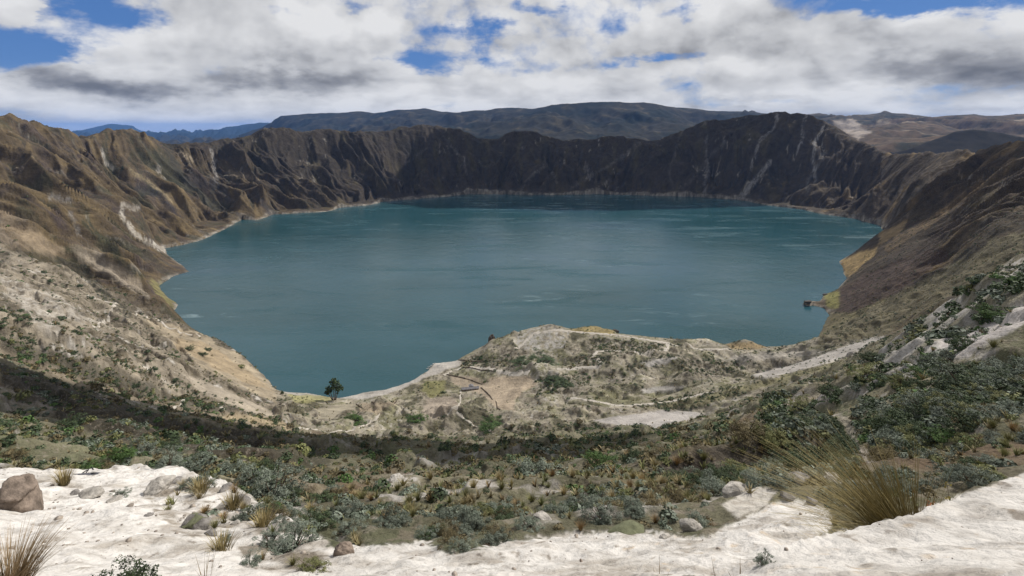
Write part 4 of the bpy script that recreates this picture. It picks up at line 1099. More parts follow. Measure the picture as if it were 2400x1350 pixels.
LAND = [('burnt ash patch', 200, 1113), ('broken rock band', 560, 1200), ('mossy boulder', 450, 1235), ('large rounded shrub', 640, 1150), ('dark brown rock', 800, 1290), ('green moss cushion', 1470, 1240), ('tongue of pumice', 1840, 1165), ('large leaning tussock', 2040, 1150),
        ('dark scarp', 1760, 1080), ('narrow dirt trail', 2005, 1020), ('pale ridge banks', 2200, 780), ('orange flowered herb', 2205, 1150), ('white rock lumps', 1730, 1155), ('grey bare patch', 1060, 1080), ('pale ridge crest', 2330, 660), ('grey dune', 1560, 985),
        ('white rim edge', 1200, 1240), ('grey rocks', 1900, 1120), ('lake shore tree', 783, 915), ('tan spur', 500, 830), ('brown strip', 350, 930)]
def where(px, py):
    d = [((px - a) ** 2 + ((py - b) * 1.5) ** 2, n, b) for n, a, b in LAND]
    q, n, b = min(d)
    if q < 45 ** 2: return 'close to the ' + n
    return ('beyond the ' if py < b - 30 else 'below the ' if py > b + 30 else 'level with the ') + n
WORD = {'silver': 'silver grey', 'dark': 'dark green', 'brown': 'brown dry', 'bright': 'bright green', 'olive': 'olive green'}
def size_word(a): return 'wide' if a > 34 else 'mid sized' if a > 22 else 'small'
# plants that stand out are set one by one: kind, column, row of the foot, radius in photo pixels, height factor, label
HERO = [('silver', 585, 1322, 32, .55, 'low silver shrub cutting into the lowest white ledge'), ('olive', 735, 1335, 36, .6, 'olive scrub below the dark brown rock'), ('silver', 525, 1268, 20, .6, 'little silver shrub below the mossy boulder'), ('silver', 660, 1240, 30, .7, 'silver shrub wedged below the large rounded shrub'),
        ('silver', 640, 1175, 66, .95, 'large rounded dark sided shrub at the end of the white ledge'), ('silver', 600, 1135, 44, .9, 'silver shrub just above the large rounded shrub'), ('silver', 545, 1110, 34, .9, 'silver shrub on the edge of the upper white terrace'),
        ('silver', 400, 1090, 38, .9, 'silver bush hanging over the upper terrace edge beside a green bush'), ('bright', 285, 1070, 30, .9, 'bright green bush at the far edge of the ash patch terrace'), ('silver', 335, 1068, 34, 1.0, 'pale silver bush beside the bright green terrace bush'),
        ('silver', 450, 1098, 34, .8, 'silver bush halfway along the upper terrace edge'), ('silver', 690, 1285, 60, .7, 'low silver shrub spreading above the brown rock'), ('silver', 635, 1275, 36, .8, 'grey shrub between white ledge and low silver shrub'),
        ('dark', 745, 1235, 40, .9, 'dark green shrub behind the low silver shrub'), ('silver', 280, 1165, 20, .8, 'small silver bush alone on the white terrace below the ash patch'), ('silver', 1085, 1290, 30, .9, 'green grey shrub filling the notch in the white rim edge'),
        ('silver', 1160, 1280, 38, .9, 'silver shrub at the white rim edge next to the notch'), ('silver', 1110, 1240, 40, .9, 'silver shrub above the notch of the white rim'), ('dark', 1010, 1262, 30, .7, 'dark shrub before the notch of the white rim'),
        ('silver', 1410, 1215, 42, .9, 'silver shrub above the green moss cushion'), ('silver', 1350, 1195, 38, .9, 'silver shrub near the flat white slab'), ('dark', 1240, 1108, 26, .6, 'round dark green cushion bush alone on the mid slope'),
        ('silver', 2290, 1140, 46, 1.0, 'speckled silver shrub rising over the white mound'), ('bright', 2335, 745, 44, .7, 'bright green bushes on the ridge beside white sand'), ('dark', 2130, 1000, 60, .9, 'black green thicket next to the narrow dirt trail'),
        ('dark', 2280, 930, 80, .8, 'broad dark thicket above the trail'), ('bright', 830, 985, 26, .5, 'green thicket in the gully below the shore tree'), ('bright', 2245, 1120, 22, .6, 'small green shrub beside the speckled silver shrub'),
        ('dark', 1270, 845, 44, .32, 'dark hedge of bushes under the striped headland'), ('dark', 1225, 850, 30, .4, 'dark bushes at the foot of the striped headland'), ('dark', 1310, 900, 36, .45, 'dark bush clump beside the tan field'), ('dark', 440, 820, 17, .5, 'dark shrub clump on the tan spur'),
        ('dark', 472, 832, 14, .5, 'second dark shrub on the tan spur, lower down'), ('dark', 484, 820, 11, .5, 'small dark shrub on the upper tan spur'), ('bright', 975, 985, 22, .6, 'green bushes in the ravine between two hillocks'), ('bright', 1150, 1000, 34, .5, 'bright green gully bushes below the tan field'),
        ('dark', 1700, 1120, 40, .7, 'dark bush at the foot of the scarp'), ('dark', 1880, 1100, 44, .8, 'dark bush at the trail side end of the scarp')]
def build_shrubs():
    for kind, px, py, rp, hs, lb in HERO:
        p = pick(px, py, 6.0)
        place_shrub(kind, p, rp / F * p[1], lb, None, True, hs)
    vis_ = SPY > 0
    app = SR / SY * F
    hid_ = np.ones(len(SX), bool)
    order = np.argsort(-app)
    NI = 300 - len(HERO)
    top = order[:NI]
    seen = {}
    for i in top:
        lb = '%s %s shrub %s' % (size_word(app[i]), WORD[kindv[i]], where(SPX[i], SPY[i]))
        seen.setdefault(lb, []).append(i)
    for lb, idx in seen.items():
        for i in idx:
            place_shrub(kindv[i], (SX[i], SY[i], SZ[i]), SR[i], lb, lb.replace(' shrub ', ' shrubs ') if len(idx) > 1 else None, app[i] > 20, rng.uniform(.65, 1.0))
    rest = order[NI:]
    big = rest[app[rest] > 7.0]; small = rest[app[rest] <= 7.0]
    vs, fs, cs, n = [], [], [], 0
    for grp, nq, cl in ((big, 90, 14), (small, 24, 6)):
        if not len(grp): continue
        tmpl = []
        for t in range(8):
            r = np.random.default_rng(700 + t)
            ph = r.uniform(0, 2 * pi, nq); u = r.uniform(0, 1, nq); k = r.integers(0, cl, nq)
            jj = r.uniform(.72, 1.12, cl)[k]
            d = np.stack([np.cos(ph) * np.sqrt(1 - u * u), np.sin(ph) * np.sqrt(1 - u * u), u * .85], 1)
            nrm = d + r.normal(size=d.shape) * .45 + [0, 0, .25]; nrm /= np.linalg.norm(nrm, axis=1, keepdims=True)
            v, f = quads_from(d * (jj * r.uniform(.75, 1, nq))[:, None], nrm, r.uniform(.15, .30, nq) * (1.0 if nq > 50 else 1.45), .6, r)
            tmpl.append((v, f, np.repeat(r.uniform(.0, 1, nq), 4)))
        tid = rng.integers(0, 8, len(grp))
        for t in range(8):
            g_ = grp[tid == t]
            if not len(g_): continue
            v, f, k = tmpl[t]
            a = rng.uniform(0, 6.28, len(g_)); ca, sa = np.cos(a)[:, None], np.sin(a)[:, None]
            R = SR[g_][:, None]
            P = np.stack([SX[g_][:, None] + (v[:, 0] * ca - v[:, 1] * sa) * R, SY[g_][:, None] + (v[:, 0] * sa + v[:, 1] * ca) * R, SZ[g_][:, None] + (v[:, 2] * rng.uniform(.65, 1.05, (len(g_), 1)) - .08) * R], -1)
            b0 = np.array([PAL[q][0] for q in kindv[g_]]); b1 = np.array([PAL[q][1] for q in kindv[g_]])
            c = (b0[:, None] + (b1 - b0)[:, None] * (k[None, :, None] * .75)) * rng.uniform(.75, 1.2, (len(g_), 1, 1))
            vs.append(P.reshape(-1, 3)); cs.append(c.reshape(-1, 3))
            fs.append((np.arange(len(g_))[:, None, None] * len(v) + f[None]).reshape(-1, 4) + n); n += len(g_) * len(v)
    o = new_mesh('shrubs', np.concatenate(vs), np.concatenate(fs), LEAF, False, np.concatenate(cs))
    tag(o, 'scattered low scrub covering the slopes', None, None, 'stuff')
build_shrubs()

def build_grass():
    # bunch grass: the clumps that show largest are things, the rest one mass
    topg = zone([(1560, 1040), (1640, 1020), (1800, 990), (1950, 985), (2000, 1010), (1900, 1040), (1750, 1075), (1600, 1085)], 36, 60, 5)
    e = topg * .8 + nearz * (1.6 * (1 - sstep(10, 60, TY)) + .16) * sstep(-.3, .3, -NAv + .5 * NBv) * (1 - BARE * .8) * clear
    e = e + bandv * .9
    edge = sstep(.05, .3, soft(LEDGE, 8)) * OFF * (TY < 30) * (TY > 5)
    e = e + edge * .9 * sstep(-.1, .3, NBv)
    x, y, z, px, py, _ = scatter(e)
    r = np.exp(rng.normal(-1.15, .40, len(x))) * np.interp(y, [7, 15, 60, 130], [.55, .85, 1.3, 1.6])
    r = np.minimum(r, 17. / F * y)
    e2 = ((TY > 135) & (TY < 900) & (SD > 15)) * .05 * sstep(-.2, .3, NBv - NAv * .5) * (1 - BARE * .9) * ((TU > -.9))
    X2, Y2, Z2, p2, q2, _ = scatter(e2)
    R2 = np.exp(rng.normal(-.1, .35, len(X2)))
    app = r / y * F
    order = np.argsort(-app)
    top = order[:200]
    W = ['straw yellow', 'pale straw', 'olive', 'rusty']
    lab = {}
    for i in top:
        k = int(rng.integers(4))
        lab.setdefault('%s %s grass clump %s' % ('tall' if app[i] > 26 else 'short', W[k], where(px[i], py[i])), []).append((i, k))
    for lb, idx in lab.items():
        for i, k in idx:
            o = bpy.data.objects.new('grass_clump', TUS[k]); COL.objects.link(o)
            o.location = (x[i], y[i], z[i]); o.rotation_euler = (0, 0, rng.uniform(0, 6.28)); s = r[i] * 1.25; o.scale = (s, s, s * rng.uniform(.8, 1.1))
            tag(o, lb, 'grass clump', lb.replace('clump', 'clumps') if len(idx) > 1 else None)
    rest = order[200:]
    X, Y, Z, R = cat_(x[rest], X2), cat_(y[rest], Y2), cat_(z[rest], Z2), cat_(r[rest], R2)
    vs, fs, cs, n = [], [], [], 0
    tid = rng.integers(0, 6, len(X))
    for t in range(6):
        pal = [((.09, .085, .035), (.30, .25, .12)), ((.10, .085, .04), (.34, .28, .16)), ((.06, .07, .025), (.20, .20, .08)), ((.08, .06, .03), (.26, .18, .08)), ((.07, .08, .03), (.22, .22, .09)), ((.10, .09, .04), (.30, .26, .13))][t]
        v, f, c = tussock_mesh(60 + t, 16, spread=.85, base=pal[0], tip=pal[1], width=.10, seg=2)
        i = np.nonzero(tid == t)[0]
        a = rng.uniform(0, 6.28, len(i)); ca, sa = np.cos(a)[:, None], np.sin(a)[:, None]; S = R[i][:, None] * 1.2
        P = np.stack([X[i][:, None] + (v[:, 0] * ca - v[:, 1] * sa) * S, Y[i][:, None] + (v[:, 0] * sa + v[:, 1] * ca) * S, Z[i][:, None] + v[:, 2] * S], -1)
        vs.append(P.reshape(-1, 3)); cs.append((np.broadcast_to(c, (len(i),) + c.shape) * rng.uniform(.75, 1.15, (len(i), 1, 1))).reshape(-1, 3))
        fs.append((np.arange(len(i))[:, None, None] * len(v) + f[None]).reshape(-1, 4) + n); n += len(i) * len(v)
    print('grass', len(X), len(top))
    o = new_mesh('grass', np.concatenate(vs), np.concatenate(fs), LEAF, False, np.concatenate(cs))
    tag(o, 'dry bunch grass scattered over the slopes', None, None, 'stuff')
build_grass()


# ---------------------------------------------------------------- rocks
PUM = plain_material('pumice_rock', (.33, .305, .27), 3.2, .55, .95, .12)
BROWNROCK = plain_material('brown_rock', (.19, .15, .12), 3.5, .55, .95, .10)
GREYROCK = plain_material('grey_rock', (.20, .185, .17), 3.2, .6, .95, .12)
MOSS = plain_material('moss', (.12, .125, .075), 6, .35, 1.0, .03)
DARKROCK = plain_material('dark_lava', (.085, .072, .06), .25, .4, .95, .3)
def boulder_mesh(name, seed, mat, dims, n=72, rough=.3, link=True):
    th = np.linspace(0, 2 * pi, n, endpoint=False); la = np.linspace(-pi / 2, pi / 2, n // 2)
    T, L = np.meshgrid(th, la)
    x, y, z = np.cos(T) * np.cos(L), np.sin(T) * np.cos(L), np.sin(L)
    k = 1 + rough * (fbm(x * 1.5 + seed * 3.7 + z * .8, y * 1.5 + z * 1.1, 5, 800 + seed, .55)) + rough * .5 * (ridged(x * 1.1 + z, y * 1.1 - z + seed, 3, 820 + seed) - .6)
    r_ = np.random.default_rng(seed + 4000)
    for _ in range(9):
        q = r_.normal(size=3); q /= np.linalg.norm(q); dd = r_.uniform(.55, .9)
        ct = x * q[0] + y * q[1] + z * q[2]
        k = np.where(ct * k > dd, dd / np.maximum(ct, .05) + .12 * (k - dd / np.maximum(ct, .05)), k)
    k = k * (1 + .30 * rough * (ridged(x * 3 + z * 2.1 + seed, y * 3 - z * 1.7, 4, 840 + seed, .6) - .55))
    k[0] = k[0].mean(); k[-1] = k[-1].mean()
    P = np.stack([x * k * dims[0], y * k * dims[1], z * k * dims[2]], -1).reshape(-1, 3)
    m = n // 2
    I, J = np.meshgrid(np.arange(m - 1), np.arange(n), indexing='ij'); a = I * n + J; b = I * n + (J + 1) % n
    return P, np.stack([a, b, b + n, a + n], -1).reshape(-1, 4)
ROCKS = [(22, 1195, 62, 1.0, BROWNROCK, 'big tan boulder with a grassy top cut by the frame edge'), (365, 1150, 44, .55, PUM, 'rounded white rock on the terrace lip'), (205, 1166, 38, .45, PUM, 'low white rock with shaded undercut below the ash patch'),
         (450, 1240, 46, .7, GREYROCK, 'grey brown boulder capped with yellow green moss'), (560, 1190, 36, .6, GREYROCK, 'lumpy grey rock between mossy boulder and large shrub'),
         (800, 1300, 34, .75, BROWNROCK, 'dark brown rock in the white rim edge'), (1362, 1318, 7, .9, BROWNROCK, 'small round brown stone alone on white ground'), (1625, 1245, 34, .6, PUM, 'white boulder under the tongue of pumice'),  # the brown boulder mesh stands in for a dark hole under plants
         (1730, 1160, 44, .5, PUM, 'white rock lumps among shrubs above the pumice tongue'), (1272, 1218, 32, .4, PUM, 'flat white slab among silver shrubs'), (1880, 1135, 40, .6, GREYROCK, 'speckled grey rock behind the leaning tussock'),
         (1965, 1135, 34, .4, PUM, 'pale grey rock next to the speckled one'), (490, 1255, 22, .7, GREYROCK, 'small dark rock touching the mossy boulder'), (265, 1175, 20, .6, PUM, 'small white rock in front of the low white rock'),
         (170, 1160, 16, .6, GREYROCK, 'little grey rock left of the undercut white rock'), (1560, 1262, 18, .5, PUM, 'low white rock beside the moss cushion'), (930, 1130, 30, .3, PUM, 'pale outcrop in the middle slope scrub')]
def build_rocks():
    for i, (px, py, rp, hs, mat, lb) in enumerate(ROCKS):
        p = pick(px, py, 4.0)
        r = rp / F * p[1] * (.8 if i else 1)
        v, f = boulder_mesh('boulder', i, mat, (r, r * .8, r * hs))
        o = new_mesh('boulder', v, f, mat); o.location = (p[0], p[1] + r * .3, p[2] - r * hs * .12); o.rotation_euler = (.0, .12 * (-1) ** i, i * 1.3)
        if 'stone' in lb: o.name = 'stone'
        tag(o, lb, 'boulder' if 'stone' not in lb else 'stone')
        if 'moss' in lb and 'capped' in lb:
            v, f = boulder_mesh('moss', 77, MOSS, (r * .8, r * .66, r * hs * .5), rough=.25)
            v[:, 2] = np.maximum(v[:, 2], 0)
            q = new_mesh('moss_cap', v, f, MOSS, parent=o); q.location = (0, 0, r * hs * .52)
        if 'grassy' in lb:
            v, f = boulder_mesh('moss', 78, MOSS, (r * .7, r * .6, r * .3), rough=.3)
            q = new_mesh('grassy_top', v, f, BROWNROCK, parent=o); q.location = (-r * .1, 0, r * hs * .68)
    band = inside([(290, 1140), (430, 1120), (560, 1150), (700, 1215), (640, 1265), (430, 1265), (330, 1200)], PX, PY) & (TY < 30)
    rim_ = (soft(LEDGE, 6) > .25) & (soft(LEDGE, 6) < .8) & (TY > 7) & (TY < 26)
    for msk, den, gl, mats in ((band, .55, 'ragged grey white rock in the broken rock band across the ledge', (GREYROCK, PUM, PUM)), (rim_, .5, 'pale rock half buried along the ragged edge of the white ledge', (PUM, PUM, GREYROCK))):
        x, y, z, *_ = scatter(msk * den, VIS)
        mm = [new_mesh('boulder', *boulder_mesh('boulder', 60 + q, None, (1, .85, .62), n=40, rough=.45), mats[q], link=False) for q in range(3)]
        for a, b, c in list(zip(x, y, z))[:60]:
            o = bpy.data.objects.new('boulder', mm[int(rng.integers(3))]); COL.objects.link(o)
            q = min(float(np.exp(rng.normal(-1.6, .45))) * b / 14, 15. / F * b)
            o.location = (a, b, c + .1 * q); o.rotation_euler = (rng.uniform(-.3, .3), rng.uniform(-.3, .3), rng.uniform(0, 6.28)); o.scale = (q * 1.3, q, q)
            tag(o, gl, 'boulder', 'rocks ' + ('of the rock band' if den > .52 else 'along the ledge edge'))
    p = pick(1470, 1250, 6.5)
    v, f = boulder_mesh('moss', 90, MOSS, (.42, .3, .12), rough=.2)
    o = new_mesh('moss_cushion', v, f, MOSS); o.location = (p[0], p[1], p[2] + .02)
    tag(o, 'smooth green moss cushion on the white rim edge', 'moss')
    # rocks in and by the lake
    for px, py, dim, lb in ((1893, 716, (9, 5, 2.8), 'dark rocky islet at the tip of the small spit'), (1152, 808, (7, 6, 10), 'dark rock tooth on the shore of the headland'), (1440, 783, (9, 6, 6), 'dark rocks at the end of the ochre knob'), (1935, 694, (7, 4, 2.5), 'low dark rock off the green spit')):
        Y = -LAKE / ((py - HY) / F); x = (px - 1200) / F * Y
        if lb.startswith('dark rock tooth'): Y = 815; x = (px - 1200) / F * Y
        v, f = boulder_mesh('lake_rock', int(px) % 50 + 3, DARKROCK, dim, rough=.75)
        o = new_mesh('lake_rock', v, f, DARKROCK); o.location = (x, Y, max(LAKE, float(zat(x, Y))) + dim[2] * .3)
        tag(o, lb, 'rock')
    # loose stones on the white ground
    mask = (LEDGE > .8) & (TY > 2.3) & (TY < 28)
    x, y, z, *_ = scatter(mask * np.clip(34 / TY, .8, 9) * (.3 + sstep(-.1, .3, NBv)), VIS)
    s = rng.lognormal(-3.75, .62, len(x)) * np.clip(y / 9, .5, 1.6)
    v, f = boulder_mesh('stone', 55, PUM, (1, .8, .6), n=8)
    a = rng.uniform(0, 6.28, len(x)); ca, sa = np.cos(a)[:, None], np.sin(a)[:, None]; S = s[:, None]
    P = np.stack([x[:, None] + (v[:, 0] * ca - v[:, 1] * sa) * S, y[:, None] + (v[:, 0] * sa + v[:, 1] * ca) * S, z[:, None] + v[:, 2] * S], -1)
    o = new_mesh('gravel', P.reshape(-1, 3), (np.arange(len(x))[:, None, None] * len(v) + f[None]).reshape(-1, 4), GRAV, True)
    tag(o, 'small loose stones on the white ground', None, None, 'stuff')
    print('stones', len(x))
GRAV = plain_material('loose_stone', (.25, .215, .18), 1.5, .6)
build_rocks()

# burnt patch with charred sticks
def build_ash():
    p = pick(203, 1113, 12)
    m = plain_material('ash', (.10, .10, .11), 7, .8, 1.0, .01)
    n = 40; th = np.linspace(0, 2 * pi, n, endpoint=False)
    vs = [(p[0], p[1], float(zat(p[0], p[1])) + .08)]
    for k in (.5, 1.0):
        for t in th:
            r = k * (1 + .25 * float(fbm(np.array([cos(t) * 2.]), np.array([sin(t) * 2.]), 4, 901)[0]) * 2)
            x, y = p[0] + .42 * r * cos(t), p[1] + .62 * r * sin(t)
            vs.append((x, y, float(zat(x, y)) + (.07 if k < 1 else .02)))
    f = [(0, 1 + i, 1 + (i + 1) % n, 1 + (i + 1) % n) for i in range(0)]
    q = [(1 + i, 1 + n + i, 1 + n + (i + 1) % n, 1 + (i + 1) % n) for i in range(n)]
    cc = [(0, 1 + i, 1 + i + 1, 1 + (i + 2) % n) for i in range(0, n, 2)]
    t = thing('campfire_remains', 'round black and grey burnt ash patch on the white terrace', 'campfire', tuple(p))
    o = new_mesh('ash_bed', np.array(vs) - p, q + cc, m, parent=t)
    char = plain_material('charcoal', (.03, .03, .032), 8, .5)
    for i in range(6):
        a = i * 1.1
        v, f = tube((.2 * cos(a), .3 * sin(a), .08), (.2 * cos(a) + .25 * cos(a * 2.3), .3 * sin(a) + .25 * sin(a * 2.3), .1), .03, .022)
        new_mesh('charred_stick', v, f, char, parent=t)
build_ash()

# ---------------------------------------------------------------- plants close to the viewer
def hero_tussock(x, y, label, seed, **kw):
    v, f, c = tussock_mesh(seed, **kw)
    o = new_mesh('tussock', v, f, LEAF, False, c)
    o.location = (x, y, float(zat(x, y)))
    return tag(o, label, 'tussock grass')
hero_tussock(.775 * 5.15, 5.15, 'large olive tussock leaning over behind the white mound', 3, n=1300, lean=(-.46, .05), spread=.78, h=1.12, base=(.06, .055, .02), tip=(.27, .21, .08), width=.0045, droop=.62, seg=7)
hero_tussock(.735 * 5.5, 5.5, 'thinner straw tussock in front of the large leaning one', 5, n=300, lean=(-.5, .1), spread=.9, h=.7, base=(.09, .08, .03), tip=(.30, .25, .12), width=.005, droop=.45, seg=6)
hero_tussock((30 - 1200) / F * 6.5, 6.5, 'straw tussock with drooping seed heads at the foot of the white ledge', 8, n=420, lean=(.22, 0), spread=.5, h=.86, base=(.09, .08, .035), tip=(.36, .26, .16), width=.006, droop=.7, seg=6)
for px, py, lb in ((150, 1140, 'straw tuft on the terrace left of the ash patch slope'), (470, 1160, 'upright straw tuft on the terrace above the mossy boulder'), (545, 1195, 'rusty tuft growing out of the lumpy grey rock'), (615, 1235, 'little straw tuft on white ground near the large rounded shrub'), (520, 1290, 'olive tuft on the lower white ledge')):
    p = pick(px, py, 6)
    hero_tussock(p[0], p[1], lb, int(px), n=150, spread=.7, h=.034 * p[1], width=.0009 * p[1], base=(.09, .08, .03), tip=(.34, .27, .13), seg=3)
def near_bush():
    x, y = (300 - 1200) / F * 6.15, 6.15
    t = place_shrub('dark', (x, y, float(zat(x, y)) + .05), .40, 'leafy dark green bush with reddish tips poking up from the bottom edge', None, True, 1.15, 'leafy_bush', 'bush')
    t.rotation_euler = (.0, -.25, 1.0)
near_bush()
def stalks(px, Y, n, h, label, seed, col=((.16, .12, .07), (.30, .23, .14))):
    x = (px - 1200) / F * Y
    v, f, c = tussock_mesh(seed, n=n, spread=.7, h=h, base=col[0], tip=col[1], width=.004, droop=.3, seg=5)
    o = new_mesh('dry_stalks', v, f, LEAF, False, c); o.location = (x, Y, float(zat(x, Y)))
    tag(o, label, 'dry plant')
stalks(1735, 3.3, 14, .16, 'dry thin stalks standing at the foot of the white mound', 61)
stalks(480, 6.9, 16, .36, 'dry spindly weed on the lowest white ground', 62)
stalks(1545, 5.8, 5, .2, 'single dry stem pair near the bottom of the white slope', 63)
def herb(px, Y, label, seed, flowers):
    x = (px - 1200) / F * Y
    r = np.random.default_rng(seed)
    t = thing('herb', label, 'herb', (x, Y, float(zat(x, Y))))
    parts = []; fl = []
    for i in range(9):
        a = r.uniform(0, 6.28); h = r.uniform(.35, .75)
        top = (cos(a) * .16 * h, sin(a) * .16 * h, h)
        parts.append(tube((0, 0, -.02), top, .006, .003)); fl.append(top)
    v, f = join(parts)
    new_mesh('stalks', v, f, STEM, parent=t)
    pts = np.concatenate([np.array(q) * k + r.normal(size=(10, 3)) * .03 for q in fl for k in (.4, .6, .8)])
    nn = r.normal(size=pts.shape); nn /= np.linalg.norm(nn, axis=1, keepdims=True)
    v, f = quads_from(pts, nn, r.uniform(.015, .035, len(pts)), .35, r)
    new_mesh('leaves', v, f, LEAF, False, np.repeat(np.array([[.11, .12, .05]]) * r.uniform(.7, 1.4, (len(pts), 1)), 4, 0), parent=t)
    pts = np.concatenate([np.array(q) + r.normal(size=(9, 3)) * .022 for q in fl])
    nn = r.normal(size=pts.shape); nn /= np.linalg.norm(nn, axis=1, keepdims=True)
    v, f = quads_from(pts, nn, r.uniform(.012, .024, len(pts)), .7, r)
    new_mesh('flowers', v, f, LEAF, False, np.repeat(np.array([flowers]) * r.uniform(.7, 1.3, (len(pts), 1)), 4, 0), parent=t)
herb(2200, 6.5, 'orange flowered herb standing beside the leaning tussock', 71, (.34, .13, .05))
herb(2165, 6.9, 'brown seeded herb just behind the orange flowered one', 72, (.16, .10, .05))
herb(2240, 7.0, 'yellow flowered herb below the speckled silver shrub', 73, (.30, .24, .06))
for px, Y, r_, k, lb in ((1865, 4.9, .13, 'silver', 'small leafy plant at the low end of the white mound'), (1920, 5.0, .16, 'olive', 'low olive plant under the thinner tussock'), (1790, 3.35, .05, 'silver', 'tiny grey leaved plant at the bottom edge'), (2300, 6.6, .28, 'silver', 'speckled grey bush just over the crest of the white mound'),
                         (2360, 7.4, .32, 'olive', 'olive scrub behind the crest of the white mound'), (2225, 6.2, .20, 'brown', 'brown scrub between herb and silver bush')):
    x = (px - 1200) / F * Y
    place_shrub(k, (x, Y, float(zat(x, Y))), r_ * 1.25, lb, None, True, 1.2)

# ---------------------------------------------------------------- tree on the beach, far conifer
def build_tree(px, py, h, label, seed, lobes, nleaf, leaf, Yfix=None):
    p = pick(px, py, 500)
    r = np.random.default_rng(seed)
    t = thing('tree', label, 'tree', tuple(p))
    parts = []
    bark = plain_material('tree_bark', (.13, .10, .08), 1.5)
    for k, (lx, ly, lz, lr) in enumerate(lobes):
        b = np.array([lx * .25, ly * .2, -.5]); m = np.array([lx * .6, ly * .6, lz * .55]); e = np.array([lx, ly, lz + lr * .4])
        parts += [tube(b * [1, 1, 1], m, h * .022, h * .014, 7), tube(m, e, h * .014, h * .004, 6)]
        for q in range(3):
            a = q * 2.1 + k
            parts.append(tube(m + (e - m) * .3 * q, e + np.array([cos(a), sin(a), .1 * q]) * lr * .7, h * .008, h * .003, 5))
    v, f = join(parts)
    new_mesh('trunk', v, f, bark, parent=t)
    P = []; N = []
    for lx, ly, lz, lr in lobes:
        nc = 26
        d = r.normal(size=(nc, 3)); d /= np.linalg.norm(d, axis=1, keepdims=True); d[:, 2] *= .8
        cc = np.array([lx, ly, lz]) + d * lr * r.uniform(.45, 1, (nc, 1))
        nl = max(4, nleaf // (len(lobes) * nc))
        q = r.normal(size=(nc, nl, 3)); q /= np.linalg.norm(q, axis=2, keepdims=True)
        P.append((cc[:, None] + q * lr * .30 * r.uniform(.4, 1, (nc, nl, 1))).reshape(-1, 3))
        N.append((q + r.normal(size=q.shape) * .5 + [0, 0, .4]).reshape(-1, 3))
    P = np.concatenate(P); N = np.concatenate(N); N /= np.linalg.norm(N, axis=1, keepdims=True)
    v, f = quads_from(P, N, leaf * r.uniform(.6, 1.3, len(P)), .55, r)
    col = np.array([.022, .034, .014]) + np.array([.04, .055, .02]) * r.uniform(0, 1, (len(P), 1))
    new_mesh('crown', v, f, LEAF, False, np.repeat(col, 4, 0), parent=t)
build_tree(784, 938, 29, 'tall dark round crowned tree alone on the lake beach', 5, [(2.5, 0, 19, 7.2), (5.5, 1, 13.5, 5.5), (-7, 0, 13, 5.2), (-2, 1, 23.5, 4.6), (-9.5, 0, 9.5, 3.0)], 3400, .85)
build_tree(287, 400, 18, 'small dark conifer alone on the brown left crater wall', 6, [(0, 0, 6, 4.2), (0, 0, 11, 3.0), (0, 0, 15, 1.7)], 500, 1.0)
build_tree(662, 926, 6, 'short dark bush like tree beside the tall beach tree water edge', 7, [(0, 0, 3, 2.4)], 300, .5)

# ---------------------------------------------------------------- stone shelter, canoes, field walls
def box(x0, x1, y0, y1, z0, z1):
    v = np.array([(x, y, z) for z in (z0, z1) for y in (y0, y1) for x in (x0, x1)], float)
    return v, np.array([(0, 2, 3, 1), (4, 5, 7, 6), (0, 1, 5, 4), (1, 3, 7, 5), (3, 2, 6, 7), (2, 0, 4, 6)])
def gable(x0, x1, y0, y1, z0, h, along='x'):
    if along == 'x':
        ym = (y0 + y1) / 2
        v = [(x0, y0, z0), (x1, y0, z0), (x1, y1, z0), (x0, y1, z0), (x0, ym, z0 + h), (x1, ym, z0 + h)]
        return np.array(v, float), [(0, 1, 5, 4), (2, 3, 4, 5), (0, 4, 3, 3), (1, 2, 5, 5), (0, 3, 2, 1)]
    xm = (x0 + x1) / 2
    v = [(x0, y0, z0), (x1, y0, z0), (x1, y1, z0), (x0, y1, z0), (xm, y0, z0 + h), (xm, y1, z0 + h)]
    return np.array(v, float), [(1, 2, 5, 4), (3, 0, 4, 5), (0, 1, 4, 4), (2, 3, 5, 5), (0, 3, 2, 1)]
def poly_mesh(name, v, faces, mat, parent):
    me = bpy.data.meshes.new(name)
    fs = []
    for f in faces:
        q = []
        for i in f:
            if not q or q[-1] != int(i): q.append(int(i))
        fs.append(q)
    me.from_pydata([tuple(map(float, q)) for q in v], [], fs); me.update()
    me.materials.append(mat)
    o = bpy.data.objects.new(name, me); COL.objects.link(o); o.parent = parent
    return o
def build_shelter():
    p = pick(1102, 914, 500)
    t = thing('shelter', 'low grey roofed shelter with a short wing standing on the tan field', 'building', (p[0], p[1], p[2]), -.10 + .28)
    wall = plain_material('mud_wall', (.24, .19, .15), .8, .3); roof = plain_material('grey_thatch', (.15, .145, .15), .6, .3); dk = plain_material('dark_door', (.03, .028, .026), 1)
    poly_mesh('wall', *box(-11, 11, -2.6, 2.6, -2, 2.4), wall, t)
    poly_mesh('wall', *box(-1, 4.5, 2.61, 8, -2, 2.3), wall, t)
    poly_mesh('roof', *gable(-11.6, 11.6, -3.3, 3.3, 2.42, 1.7), roof, t)
    poly_mesh('roof', *gable(-1.6, 5.1, 3.32, 8.6, 2.32, 1.5, 'y'), roof, t)
    for x in (-7, 0, 7):
        poly_mesh('door', *box(x - .5, x + .5, -2.68, -2.605, -.2, 1.9), dk, t)
build_shelter()
